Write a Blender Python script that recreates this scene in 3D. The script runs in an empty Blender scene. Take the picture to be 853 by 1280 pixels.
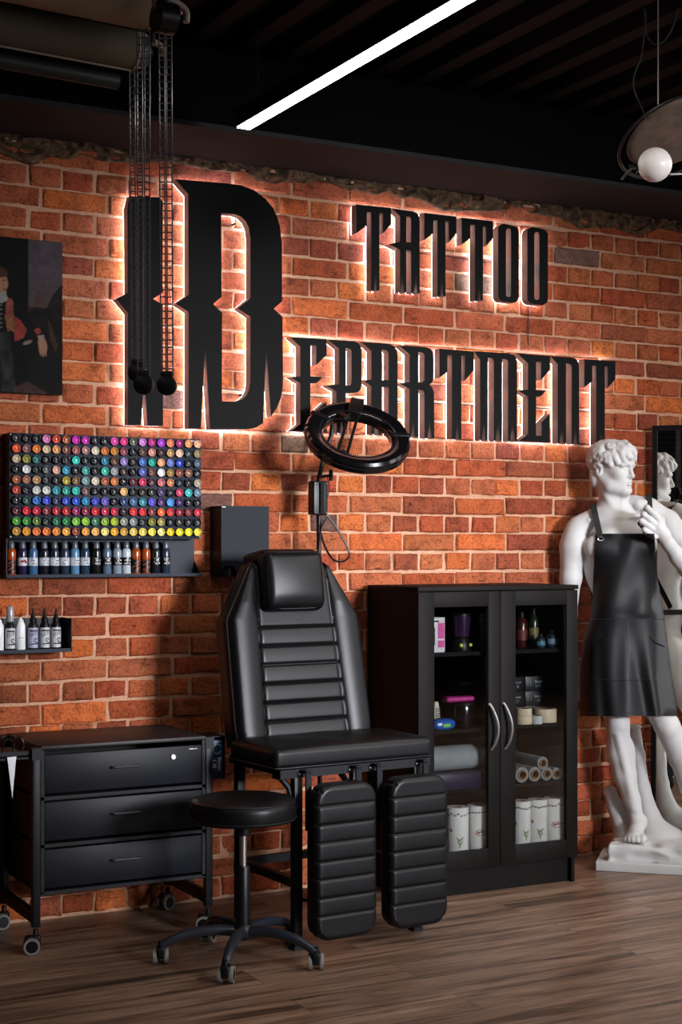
import bpy, bmesh, math, random
import numpy as np
from mathutils import Vector, Matrix

random.seed(7)
rng = np.random.default_rng(11)
SC = bpy.context.scene
COL = SC.collection
PI = math.pi

# ------------------------------------------------------------------ camera
W_PX, H_PX, F_PX = 853.0, 1280.0, 1897.0
TH = math.radians(28.3)
HOR = 683.0
CAM = Vector((0.0, -5.53, 1.40))
FWD = Vector((math.sin(TH), math.cos(TH), 0))
RGT = Vector((math.cos(TH), -math.sin(TH), 0))
UP = Vector((0, 0, 1))


def ray(u, v):
    return FWD + RGT * ((u - W_PX / 2) / F_PX) + UP * ((HOR - v) / F_PX)


def onY(u, v, y):
    d = ray(u, v)
    return CAM + d * ((y - CAM.y) / d.y)


def onZ(u, v, z):
    d = ray(u, v)
    return CAM + d * ((z - CAM.z) / d.z)


def onD(u, v, dist):
    return CAM + ray(u, v) * dist


cd = bpy.data.cameras.new('camera')
cam = bpy.data.objects.new('camera', cd)
COL.objects.link(cam)
cam.location = CAM
cam.rotation_euler = (PI / 2, 0, -TH)
cd.sensor_fit = 'HORIZONTAL'
cd.sensor_width = 36.0
cd.lens = 36.0 * F_PX / W_PX
cd.shift_y = (HOR - H_PX / 2) / W_PX
cd.clip_end = 100
SC.camera = cam
SC.view_settings.view_transform = 'Standard'
SC.view_settings.look = 'None'
SC.view_settings.gamma = 1
SC.view_settings.use_curve_mapping = False
SC.view_settings.exposure = 0.0
SC.cycles.use_denoising = True
SC.cycles.max_bounces = 8


# ------------------------------------------------------------------ materials
def lin(c):
    if isinstance(c, str):
        c = c.lstrip('#')
        c = [int(c[i:i + 2], 16) / 255 for i in (0, 2, 4)]
    return tuple(((x / 12.92) if x <= 0.04045 else ((x + 0.055) / 1.055) ** 2.4) for x in c)


class NT:
    """tiny helper round a node tree"""
    def __init__(self, m):
        m.use_nodes = True
        self.t = m.node_tree
        self.b = self.t.nodes.get('Principled BSDF')
        self.out = self.t.nodes.get('Material Output')

    def n(self, typ, **kw):
        x = self.t.nodes.new(typ)
        for k, v in kw.items():
            if k in x.inputs.keys():
                x.inputs[k].default_value = v
            else:
                setattr(x, k, v)
        return x

    def l(self, a, b):
        self.t.links.new(a, b)

    def ramp(self, stops, src):
        r = self.n('ShaderNodeValToRGB')
        e = r.color_ramp.elements
        while len(e) < len(stops):
            e.new(0.5)
        for i, (p, c) in enumerate(stops):
            e[i].position = p
            e[i].color = (*c, 1) if len(c) == 3 else c
        self.l(src, r.inputs['Fac'])
        return r

    def mixc(self, fac, a, b, mode='MIX'):
        m = self.n('ShaderNodeMix', data_type='RGBA', blend_type=mode)
        for sock, val in ((m.inputs[0], fac), (m.inputs[6], a), (m.inputs[7], b)):
            if hasattr(val, 'is_output'):
                self.l(val, sock)
            elif isinstance(val, (int, float)):
                sock.default_value = val
            else:
                sock.default_value = (*val[:3], 1)
        return m.outputs[2]

    def bump(self, src, strength, dist):
        b = self.n('ShaderNodeBump', Strength=strength, Distance=dist)
        self.l(src, b.inputs['Height'])
        self.l(b.outputs['Normal'], self.b.inputs['Normal'])
        return b


MATS = {}


def mat(name, color, rough=0.5, metal=0.0, var=0.12, scale=30.0, bump=0.0, bdist=0.001, spec=0.5, coat=0.0, trans=0.0, ior=1.45, detail=4):
    if name in MATS:
        return MATS[name]
    m = bpy.data.materials.new(name)
    t = NT(m)
    c = lin(color)
    tc = t.n('ShaderNodeTexCoord')
    nz = t.n('ShaderNodeTexNoise', Scale=scale, Detail=detail)
    t.l(tc.outputs['Object'], nz.inputs['Vector'])
    lo = tuple(max(0, x * (1 - var)) for x in c)
    hi = tuple(min(1, x * (1 + var)) for x in c)
    r = t.ramp([(0.3, lo), (0.7, hi)], nz.outputs['Fac'])
    t.l(r.outputs['Color'], t.b.inputs['Base Color'])
    t.b.inputs['Roughness'].default_value = rough
    t.b.inputs['Metallic'].default_value = metal
    t.b.inputs['Specular IOR Level'].default_value = spec
    t.b.inputs['Coat Weight'].default_value = coat
    t.b.inputs['Transmission Weight'].default_value = trans
    t.b.inputs['IOR'].default_value = ior
    if bump:
        t.bump(nz.outputs['Fac'], bump, bdist)
    m.diffuse_color = (*c, 1)
    MATS[name] = m
    return m


def emit(name, color, strength):
    if name in MATS:
        return MATS[name]
    m = bpy.data.materials.new(name)
    t = NT(m)
    t.b.inputs['Base Color'].default_value = (*lin(color), 1)
    t.b.inputs['Emission Color'].default_value = (*lin(color), 1)
    t.b.inputs['Emission Strength'].default_value = strength
    MATS[name] = m
    return m


# ------------------------------------------------------------------ mesh builder
XF = {}      # world matrix of roots and parts, by object name


class MB:
    def __init__(self):
        self.v, self.f, self.mi = [], [], []
        self.cur = 0

    def add(self, vs, fs):
        b = len(self.v)
        self.v.extend([tuple(p) for p in vs])
        self.f.extend([tuple(b + i for i in q) for q in fs])
        self.mi.extend([self.cur] * len(fs))
        return self

    def xf(self, M, start=0):
        for i in range(start, len(self.v)):
            self.v[i] = tuple(M @ Vector(self.v[i]))
        return self

    def box(self, x0, x1, y0, y1, z0, z1):
        vs = [(x, y, z) for z in (z0, z1) for y in (y0, y1) for x in (x0, x1)]
        return self.add(vs, [(0, 2, 3, 1), (4, 5, 7, 6), (0, 1, 5, 4), (2, 6, 7, 3), (0, 4, 6, 2), (1, 3, 7, 5)])

    def cham(self, x0, x1, y0, y1, z0, z1, c=0.003):
        """box with chamfered edges"""
        return self.rbox((x1 - x0, y1 - y0, z1 - z0), c, (1, 1, 1), ((x0 + x1) / 2, (y0 + y1) / 2, (z0 + z1) / 2), 1)

    def rbox(self, size, r, n=(4, 4, 4), c=(0, 0, 0), rs=3, fn=None, M=None):
        """rounded box; n = cells per axis between the rounded edges, fn(p) -> p displaces"""
        hx = [s / 2 for s in size]
        r = min(r, min(hx) * 0.999)
        axes = []
        for a in range(3):
            t = []
            for i in range(rs + 1):
                t.append(-hx[a] + r * (1 - math.cos(i / rs * PI / 2)) if False else -hx[a] + r * i / rs)
            for i in range(1, n[a]):
                t.append(-hx[a] + r + (2 * hx[a] - 2 * r) * i / n[a])
            for i in range(rs + 1):
                t.append(hx[a] - r + r * i / rs)
            axes.append(t)
        idx, vs, fs = {}, [], []

        def vert(p):
            k = (round(p[0], 6), round(p[1], 6), round(p[2], 6))
            if k not in idx:
                q = [max(-hx[i] + r, min(hx[i] - r, p[i])) for i in range(3)]
                d = [p[i] - q[i] for i in range(3)]
                # map the square corner zone to the round one
                e = [d[i] / r for i in range(3)]
                e = [math.sin(x * PI / 2) / max(1e-9, math.sin(PI / 2)) if abs(x) < 1 else x for x in e]
                e = [math.tan(x / (1 if abs(x) > 1 else 1) * PI / 4) if abs(x) <= 1 else x for x in [d[i] / r for i in range(3)]]
                L = math.sqrt(sum(x * x for x in e)) or 1
                w = [q[i] + r * e[i] / L for i in range(3)] if L > 1e-6 else list(p)
                if fn:
                    w = fn(w)
                w = Vector(w)
                if M:
                    w = M @ w
                idx[k] = len(vs)
                vs.append((w[0] + c[0], w[1] + c[1], w[2] + c[2]))
            return idx[k]
        for a in range(3):
            b, d = (a + 1) % 3, (a + 2) % 3
            for s in (-1, 1):
                tb, td = axes[b], axes[d]
                for i in range(len(tb) - 1):
                    for j in range(len(td) - 1):
                        q = []
                        for (ii, jj) in ((i, j), (i + 1, j), (i + 1, j + 1), (i, j + 1)):
                            p = [0, 0, 0]
                            p[a] = s * hx[a]
                            p[b] = tb[ii]
                            p[d] = td[jj]
                            q.append(vert(p))
                        if s < 0:
                            q.reverse()
                        if len(set(q)) == 4:
                            fs.append(tuple(q))
        return self.add(vs, fs)

    def tube(self, pts, r, n=8, closed=False, caps=True):
        pts = [Vector(p) for p in pts]
        m = len(pts)
        rr = r if isinstance(r, (list, tuple)) else [r] * m
        vs, fs = [], []
        prev = None
        for i in range(m):
            if closed:
                t = (pts[(i + 1) % m] - pts[i - 1]).normalized()
            else:
                t = (pts[min(i + 1, m - 1)] - pts[max(i - 1, 0)]).normalized()
            if prev is None:
                a = Vector((0, 0, 1)) if abs(t.z) < 0.9 else Vector((1, 0, 0))
                nrm = (a - t * a.dot(t)).normalized()
            else:
                nrm = (prev - t * prev.dot(t)).normalized()
            prev = nrm
            bn = t.cross(nrm)
            for k in range(n):
                an = 2 * PI * k / n
                vs.append(pts[i] + (nrm * math.cos(an) + bn * math.sin(an)) * rr[i])
        segs = m if closed else m - 1
        for i in range(segs):
            for k in range(n):
                a = i * n + k
                b = i * n + (k + 1) % n
                c = ((i + 1) % m) * n + (k + 1) % n
                d = ((i + 1) % m) * n + k
                fs.append((a, b, c, d))
        if caps and not closed:
            fs.append(tuple(reversed(range(n))))
            fs.append(tuple(range((m - 1) * n, m * n)))
        return self.add(vs, fs)

    def lathe(self, prof, n=20, M=None, caps=True):
        """prof: (radius, height) pairs, round local z; M places it"""
        vs, fs = [], []
        for (r, z) in prof:
            for k in range(n):
                an = 2 * PI * k / n
                p = Vector((r * math.cos(an), r * math.sin(an), z))
                vs.append(M @ p if M else p)
        for i in range(len(prof) - 1):
            for k in range(n):
                fs.append((i * n + k, i * n + (k + 1) % n, (i + 1) * n + (k + 1) % n, (i + 1) * n + k))
        if caps:
            if prof[0][0] > 1e-6:
                fs.append(tuple(reversed(range(n))))
            if prof[-1][0] > 1e-6:
                fs.append(tuple(range((len(prof) - 1) * n, len(prof) * n)))
        return self.add(vs, fs)

    def grid(self, fn, nu, nv, flip=False):
        vs = [fn(i / nu, j / nv) for j in range(nv + 1) for i in range(nu + 1)]
        fs = []
        for j in range(nv):
            for i in range(nu):
                a = j * (nu + 1) + i
                q = (a, a + 1, a + nu + 2, a + nu + 1)
                fs.append(tuple(reversed(q)) if flip else q)
        return self.add(vs, fs)

    def prism(self, poly, to3, d0, d1):
        """poly: 2D outline (simple polygon); to3(x, y, d) -> point"""
        n = len(poly)
        vs = [to3(x, y, d0) for x, y in poly] + [to3(x, y, d1) for x, y in poly]
        fs = [tuple(range(n)), tuple(reversed(range(n, 2 * n)))]
        fs += [(i, i + n, (i + 1) % n + n, (i + 1) % n) for i in range(n)]
        return self.add(vs, fs)

    def ball(self, c, r, n=16, s=(1, 1, 1)):
        prof = [(max(1e-7, r * math.sin(PI * i / n)), -r * math.cos(PI * i / n)) for i in range(n + 1)]
        b = len(self.v)
        self.lathe(prof, n + 4, None, False)
        for i in range(b, len(self.v)):
            p = self.v[i]
            self.v[i] = (c[0] + p[0] * s[0], c[1] + p[1] * s[1], c[2] + p[2] * s[2])
        return self

    def build(self, name, mats, parent=None, world=True, smooth=35, recalc=True, weld=False):
        me = bpy.data.meshes.new(name)
        vs = self.v
        if parent is not None and world:
            Mi = XF[parent.name].inverted()
            vs = [tuple(Mi @ Vector(p)) for p in vs]
        me.from_pydata(vs, [], self.f)
        if not isinstance(mats, (list, tuple)):
            mats = [mats]
        for m in mats:
            me.materials.append(m)
        if len(mats) > 1:
            me.polygons.foreach_set('material_index', self.mi)
        if recalc or weld:
            bm = bmesh.new()
            bm.from_mesh(me)
            if weld:
                bmesh.ops.remove_doubles(bm, verts=bm.verts, dist=1e-5)
            bmesh.ops.recalc_face_normals(bm, faces=bm.faces)
            bm.to_mesh(me)
            bm.free()
        if smooth:
            me.polygons.foreach_set('use_smooth', [True] * len(me.polygons))
            me.set_sharp_from_angle(angle=math.radians(smooth))
        me.update()
        o = bpy.data.objects.new(name, me)
        COL.objects.link(o)
        XF[o.name] = XF[parent.name].copy() if parent is not None else Matrix()
        if parent is not None:
            o.parent = parent
        return o


def tag(o, label, cat, group=None):
    o['label'] = label
    o['category'] = cat
    if group:
        o['group'] = group
    return o


def thing(name, label, cat, loc=(0, 0, 0), rz=0.0, group=None):
    o = bpy.data.objects.new(name, None)
    COL.objects.link(o)
    o.location = loc
    o.rotation_euler = (0, 0, rz)
    o.empty_display_size = 0.05
    XF[o.name] = Matrix.Translation(Vector(loc)) @ Matrix.Rotation(rz, 4, 'Z')
    return tag(o, label, cat, group)


def struct(o):
    o['kind'] = 'structure'
    return o


def dup(root, loc, rz=0.0, label=None):
    r = root.copy()
    COL.objects.link(r)
    r.location = loc
    r.rotation_euler = (0, 0, rz)
    if label:
        r['label'] = label
    XF[r.name] = Matrix.Translation(Vector(loc)) @ Matrix.Rotation(rz, 4, 'Z')
    for ch in root.children:
        c = ch.copy()
        COL.objects.link(c)
        c.parent = r
        XF[c.name] = XF[r.name].copy()
        for g in ch.children:
            d = g.copy()
            COL.objects.link(d)
            d.parent = c
            XF[d.name] = XF[r.name].copy()
    return r


def vnoise(p, seed=0):
    """cheap smooth value noise on arrays (N,3) -> (N,) in -1..1"""
    p = np.asarray(p, dtype=float)
    i = np.floor(p).astype(np.int64)
    f = p - i
    f = f * f * (3 - 2 * f)
    out = np.zeros(len(p))

    def h(a, b, c):
        x = (a * 374761393 + b * 668265263 + c * 2147483647 + seed * 974711) & 0xffffffff
        x = ((x ^ (x >> 13)) * 1274126177) & 0xffffffff
        x = x ^ (x >> 16)
        return (x & 0xffff) / 32767.5 - 1
    for a in (0, 1):
        for b in (0, 1):
            for c in (0, 1):
                w = (f[:, 0] if a else 1 - f[:, 0]) * (f[:, 1] if b else 1 - f[:, 1]) * (f[:, 2] if c else 1 - f[:, 2])
                out += w * h(i[:, 0] + a, i[:, 1] + b, i[:, 2] + c)
    return out


ORD = ['first', 'second', 'third', 'fourth', 'fifth', 'sixth', 'seventh', 'eighth', 'ninth', 'tenth', 'eleventh', 'twelfth', 'thirteenth',
       'fourteenth', 'fifteenth', 'sixteenth', 'seventeenth', 'eighteenth', 'nineteenth', 'last']
# ------------------------------------------------------------------ the room
CEIL_Z = 3.20
X0, X1, YF = -1.8, 8.6, -8.6


def brick_material():
    m = bpy.data.materials.new('old_red_brick')
    t = NT(m)
    at = t.n('ShaderNodeAttribute', attribute_name='tint')
    tc = t.n('ShaderNodeTexCoord')
    n1 = t.n('ShaderNodeTexNoise', Scale=14.0, Detail=8.0, Roughness=0.7)
    n2 = t.n('ShaderNodeTexNoise', Scale=95.0, Detail=6.0, Roughness=0.75)
    n3 = t.n('ShaderNodeTexVoronoi', Scale=60.0)
    for n in (n1, n2, n3):
        t.l(tc.outputs['Object'], n.inputs['Vector'])
    r1 = t.ramp([(0.30, (0.42, 0.36, 0.34)), (0.50, (1, 1, 1)), (0.75, (1.25, 1.28, 1.3))], n1.outputs['Fac'])
    c = t.mixc(1.0, at.outputs['Color'], r1.outputs['Color'], 'MULTIPLY')
    r2 = t.ramp([(0.38, (0.35, 0.3, 0.28)), (0.52, (1, 1, 1))], n2.outputs['Fac'])
    c = t.mixc(0.75, c, r2.outputs['Color'], 'MULTIPLY')
    # dark pits and fire cracks
    n4 = t.n('ShaderNodeTexNoise', Scale=42.0, Detail=3.0, Roughness=0.6, Distortion=1.2)
    mp4 = t.n('ShaderNodeMapping')
    mp4.inputs['Scale'].default_value = (0.6, 1, 1.5)
    t.l(tc.outputs['Object'], mp4.inputs['Vector'])
    t.l(mp4.outputs['Vector'], n4.inputs['Vector'])
    r4 = t.ramp([(0.31, (0.28, 0.22, 0.2)), (0.39, (1, 1, 1)), (0.62, (1, 1, 1)), (0.74, (1.25, 1.2, 1.15))], n4.outputs['Fac'])
    c = t.mixc(0.85, c, r4.outputs['Color'], 'MULTIPLY')
    # lime bloom and pale flecks
    r3 = t.ramp([(0.66, (0, 0, 0)), (0.78, (1, 1, 1))], n2.outputs['Fac'])
    sc = t.n('ShaderNodeMath', operation='MULTIPLY')
    t.l(r3.outputs['Color'], sc.inputs[0])
    sc.inputs[1].default_value = 0.35
    c = t.mixc(sc.outputs[0], c, lin('#d8a585'))
    t.l(c, t.b.inputs['Base Color'])
    t.b.inputs['Roughness'].default_value = 0.8
    t.b.inputs['Specular IOR Level'].default_value = 0.25
    ad = t.n('ShaderNodeMath', operation='ADD')
    t.l(n1.outputs['Fac'], ad.inputs[0])
    t.l(n2.outputs['Fac'], ad.inputs[1])
    t.bump(ad.outputs[0], 1.0, 0.010)
    return m


def mortar_material():
    m = bpy.data.materials.new('lime_mortar')
    t = NT(m)
    tc = t.n('ShaderNodeTexCoord')
    n1 = t.n('ShaderNodeTexNoise', Scale=5.0, Detail=7.0, Roughness=0.7)
    n2 = t.n('ShaderNodeTexNoise', Scale=120.0, Detail=6.0, Roughness=0.7)
    for n in (n1, n2):
        t.l(tc.outputs['Object'], n.inputs['Vector'])
    r1 = t.ramp([(0.28, lin('#7d5540')), (0.42, lin('#b5876b')), (0.72, lin('#cba286'))], n1.outputs['Fac'])
    r2 = t.ramp([(0.35, (0.6, 0.55, 0.5)), (0.55, (1, 1, 1))], n2.outputs['Fac'])
    c = t.mixc(0.7, r1.outputs['Color'], r2.outputs['Color'], 'MULTIPLY')
    t.l(c, t.b.inputs['Base Color'])
    t.b.inputs['Roughness'].default_value = 0.9
    t.b.inputs['Specular IOR Level'].default_value = 0.2
    t.bump(n2.outputs['Fac'], 0.7, 0.005)
    return m


BRICK = brick_material()
MORTAR = mortar_material()
RUBBLE = mat('crumbled_mortar', '#55402c', 0.95, var=0.75, scale=34, bump=1.0, bdist=0.03, detail=12)

PITCH, BZ0 = 0.0805, 1.455
SX = 0.262
SPH = onY(504.4, 640, 0).x        # a perpend of the stretcher courses
HPH = onY(556.9, 655, 0).x        # a perpend of the header courses


def brick_wall(name, x0, x1, ztop, to_world, fine=True, seed=3):
    r = np.random.default_rng(seed)
    V, F, T, MI = [], [], [], []
    nb = 0
    k0 = math.floor((0 - BZ0) / PITCH)
    k1 = math.ceil((ztop - BZ0) / PITCH)
    for k in range(k0, k1):
        header = (k % 2 == 0)
        p = SX / 2 if header else SX
        ph = HPH if header else SPH
        i0 = math.floor((x0 - ph) / p)
        i1 = math.ceil((x1 - ph) / p)
        rowz = r.normal(0, 0.0016)
        for i in range(i0, i1):
            xa = ph + i * p + 0.0042 + r.normal(0, 0.0022)
            xb = ph + (i + 1) * p - 0.0042 + r.normal(0, 0.0022)
            za = BZ0 + k * PITCH + 0.0044 + rowz + r.normal(0, 0.0014)
            zb = BZ0 + (k + 1) * PITCH - 0.0044 + rowz + r.normal(0, 0.0014)
            za = max(za, 0.0)
            zb = min(zb, ztop)
            xa, xb = max(xa, x0), min(xb, x1)
            if zb - za < 0.02 or xb - xa < 0.03:
                continue
            worn = 1.0 + 0.9 * max(0, (0.55 - za) / 0.55) + (0.5 if za > ztop - 0.25 else 0)
            nx = (7 if header else 13) if fine else 1
            nz = 4 if fine else 1
            e = 0.0062
            us = [0, e / (xb - xa)] + [(e + (xb - xa - 2 * e) * q / nx) / (xb - xa) for q in range(1, nx)] + [1 - e / (xb - xa), 1]
            ws = [0, e / (zb - za)] + [(e + (zb - za - 2 * e) * q / nz) / (zb - za) for q in range(1, nz)] + [1 - e / (zb - za), 1]
            gu, gw = np.meshgrid(us, ws)
            X = xa + gu * (xb - xa)
            Z = za + gw * (zb - za)
            nU, nW = len(us), len(ws)
            edge = (gu == 0) | (gu == 1) | (gw == 0) | (gw == 1)
            Y = np.where(edge, 0.0085, 0.0) + r.normal(-0.0008, 0.0014)
            tilt = r.normal(0, 0.003, 2) * worn
            Y = Y + (gu - .5) * tilt[0] + (gw - .5) * tilt[1]
            if fine:
                P = np.stack([X.ravel() * 22, np.full(X.size, k * 3.1), Z.ravel() * 22], 1)
                nn = vnoise(P, seed).reshape(X.shape)
                n2 = vnoise(P * 2.3 + 17.3, seed + 5).reshape(X.shape)
                n3 = vnoise(P * 4.1 + 31.7, seed + 6).reshape(X.shape)
                Y = Y + (0.0030 * nn + 0.0022 * n2 + 0.0018 * n3) * worn * np.where(edge, 0.3, 1)
                X = X + 0.0026 * nn * np.where(edge, worn ** 0.5, 0.5)
                Z = Z + 0.0026 * n2 * np.where(edge, worn ** 0.5, 0.5)
                # a chipped corner now and then
                if r.random() < 0.22:
                    cu, cw = r.integers(0, 2), r.integers(0, 2)
                    dd = np.hypot((gu - cu) * (xb - xa), (gw - cw) * (zb - za))
                    Y = Y + 0.004 * np.clip(1 - dd / (0.018 + 0.02 * r.random()), 0, 1)
            b = len(V)
            V.extend(zip(X.ravel(), Y.ravel(), Z.ravel()))
            for a in range(nW - 1):
                for c in range(nU - 1):
                    q = b + a * nU + c
                    F.append((q, q + 1, q + nU + 1, q + nU))
            MI.extend([0] * ((nW - 1) * (nU - 1)))
            # fired colour of this brick
            h = r.random()
            base = np.array(lin('#b2603c'))
            if h < 0.012:
                base = np.array(lin('#775646'))
            elif h < 0.14:
                base = np.array(lin('#944a30'))
            elif h < 0.34:
                base = np.array(lin('#a8502e'))
            elif h > 0.88:
                base = np.array(lin('#c86a36'))
            base = base * (1 + r.normal(0, 0.07)) * np.array([1, 1 + r.normal(0, 0.05), 1 + r.normal(0, 0.08)])
            T.extend([tuple(np.clip(base, 0.01, 1)) + (1.0,)] * (nU * nW))
    # the mortar bed behind the bricks
    nxm, nzm = (int((x1 - x0) / 0.025), int(ztop / 0.02)) if fine else (8, 4)
    gx, gz = np.meshgrid(np.linspace(x0, x1, nxm + 1), np.linspace(0, ztop, nzm + 1))
    P = np.stack([gx.ravel() * 30, np.zeros(gx.size), gz.ravel() * 30], 1)
    my = 0.0078 + 0.0022 * vnoise(P, 9) + 0.004 * np.clip((0.5 - gz.ravel()) / 0.5, 0, 1)
    b = len(V)
    V.extend(zip(gx.ravel(), my, gz.ravel()))
    for a in range(nzm):
        for c in range(nxm):
            q = b + a * (nxm + 1) + c
            F.append((q, q + 1, q + nxm + 2, q + nxm + 1))
    MI.extend([1] * (nzm * nxm))
    T.extend([(1, 1, 1, 1)] * gx.size)
    if fine:
        # crumbled mortar band where the bricks meet the beam
        nxr, nzr = int((x1 - x0) / 0.014), 13
        gx, gz = np.meshgrid(np.linspace(x0, x1, nxr + 1), np.linspace(0, 1, nzr + 1))
        low = ztop - 0.075 - 0.045 * vnoise(np.stack([gx.ravel() * 3.1, gx.ravel() * 0, gx.ravel() * 0], 1), 21).reshape(gx.shape) \
            - 0.02 * vnoise(np.stack([gx.ravel() * 15, gx.ravel() * 0, gx.ravel() * 0], 1), 22).reshape(gx.shape)
        Z = low + gz * (ztop - low)
        P = np.stack([gx.ravel() * 30, np.zeros(gx.size), Z.ravel() * 46], 1)
        lump = (vnoise(P, 31) * 0.6 + vnoise(P * 2.2 + 5, 32) * 0.4).reshape(gx.shape)
        Y = np.where(gz == 0, 0.012, -0.010 - 0.034 * lump * np.clip(gz * 3, 0, 1))
        b = len(V)
        V.extend(zip(gx.ravel(), Y.ravel(), Z.ravel()))
        for a in range(nzr):
            for c in range(nxr):
                q = b + a * (nxr + 1) + c
                F.append((q, q + 1, q + nxr + 2, q + nxr + 1))
        MI.extend([2] * (nzr * nxr))
        T.extend([(1, 1, 1, 1)] * gx.size)
    me = bpy.data.meshes.new(name)
    me.from_pydata([tuple(to_world(*p)) for p in V], [], F)
    for m in (BRICK, MORTAR, RUBBLE):
        me.materials.append(m)
    me.polygons.foreach_set('material_index', MI)
    ca = me.color_attributes.new('tint', 'FLOAT_COLOR', 'POINT')
    ca.data.foreach_set('color', np.array(T, dtype=np.float32).ravel())
    me.polygons.foreach_set('use_smooth', [True] * len(me.polygons))
    me.set_sharp_from_angle(angle=math.radians(50))
    o = bpy.data.objects.new(name, me)
    COL.objects.link(o)
    XF[o.name] = Matrix()
    return struct(o)


WTOP = 2.925
brick_wall('wall_back', 0.2, 6.4, WTOP, lambda x, y, z: (x, y, z))
brick_wall('wall_left', 0.0, 8.6, CEIL_Z, lambda x, y, z: (X0 - y, -8.6 + x, z), fine=False, seed=8)

plaster = mat('dark_plaster', '#3a3836', 0.9, var=0.1, scale=6)
black_paint = mat('matte_black_paint', '#151516', 0.85, var=0.15, scale=8, spec=0.25)
mb = MB().box(X0, 0.2, 0.004, 0.2, 0, CEIL_Z)
struct(mb.build('trim_1', plaster))
mb = MB().box(6.4, X1, 0.004, 0.2, 0, CEIL_Z)
struct(mb.build('trim_2', plaster))
mb = MB().box(X1, X1 + 0.2, YF, 0.2, 0, 0.9).box(X1, X1 + 0.2, YF, 0.2, 2.75, CEIL_Z)
for ya, yb in ((YF, -6.2), (-4.2, -3.7), (-1.7, 0.2)):
    mb.box(X1, X1 + 0.2, ya, yb, 0.9, 2.75)
struct(mb.build('wall_right', mat('grey_plaster', '#35332f', 0.9, var=0.06, scale=5)))
mb = MB().box(X0, X1, YF - 0.2, YF, 0, 0.9).box(X0, X1, YF - 0.2, YF, 2.7, CEIL_Z).box(X0, 4.2, YF - 0.2, YF, 0.9, 2.7).box(7.0, X1, YF - 0.2, YF, 0.9, 2.7)
struct(mb.build('wall_front', plaster))
mb = MB()
for q in range(5):
    x = 4.2 + 2.8 * q / 4
    mb.box(x - 0.025, x + 0.025, YF - 0.12, YF - 0.06, 0.9, 2.7)
for z in (0.9, 1.9, 2.7):
    mb.box(4.2, 7.0, YF - 0.12, YF - 0.06, z - 0.025, z + 0.025)
struct(mb.build('window_3', mat('window_frame_paint', '#1b1b1c', 0.5)))
# black slatted shutter on the left wall, seen in the mirror
mb = MB()
for k in range(52):
    z = 0.62 + 0.048 * k
    mb.add([(X0 + 0.04, -5.2, z), (X0 + 0.04, -0.6, z), (X0 + 0.065, -0.6, z + 0.040), (X0 + 0.065, -5.2, z + 0.040)], [(0, 1, 2, 3)])
mb.box(X0 + 0.03, X0 + 0.036, -5.2, -0.6, 0.62, CEIL_Z)
struct(mb.build('window_4', mat('black_slat_blind', '#0e0e0f', 0.5), smooth=0, recalc=False))
# two windows in the right-hand wall (out of frame): frames and panes
wf = mat('window_frame_paint', '#1b1b1c', 0.5)
for i, (ya, yb) in enumerate(((-6.2, -4.2), (-3.7, -1.7))):
    mb = MB()
    for q in range(4):
        y = ya + (yb - ya) * q / 3
        mb.box(X1 + 0.06, X1 + 0.12, y - 0.025, y + 0.025, 0.9, 2.75)
    for z in (0.9, 1.8, 2.75):
        mb.box(X1 + 0.06, X1 + 0.12, ya, yb, z - 0.025, z + 0.025)
    struct(mb.build('window_%d' % (i + 1), wf))


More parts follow.
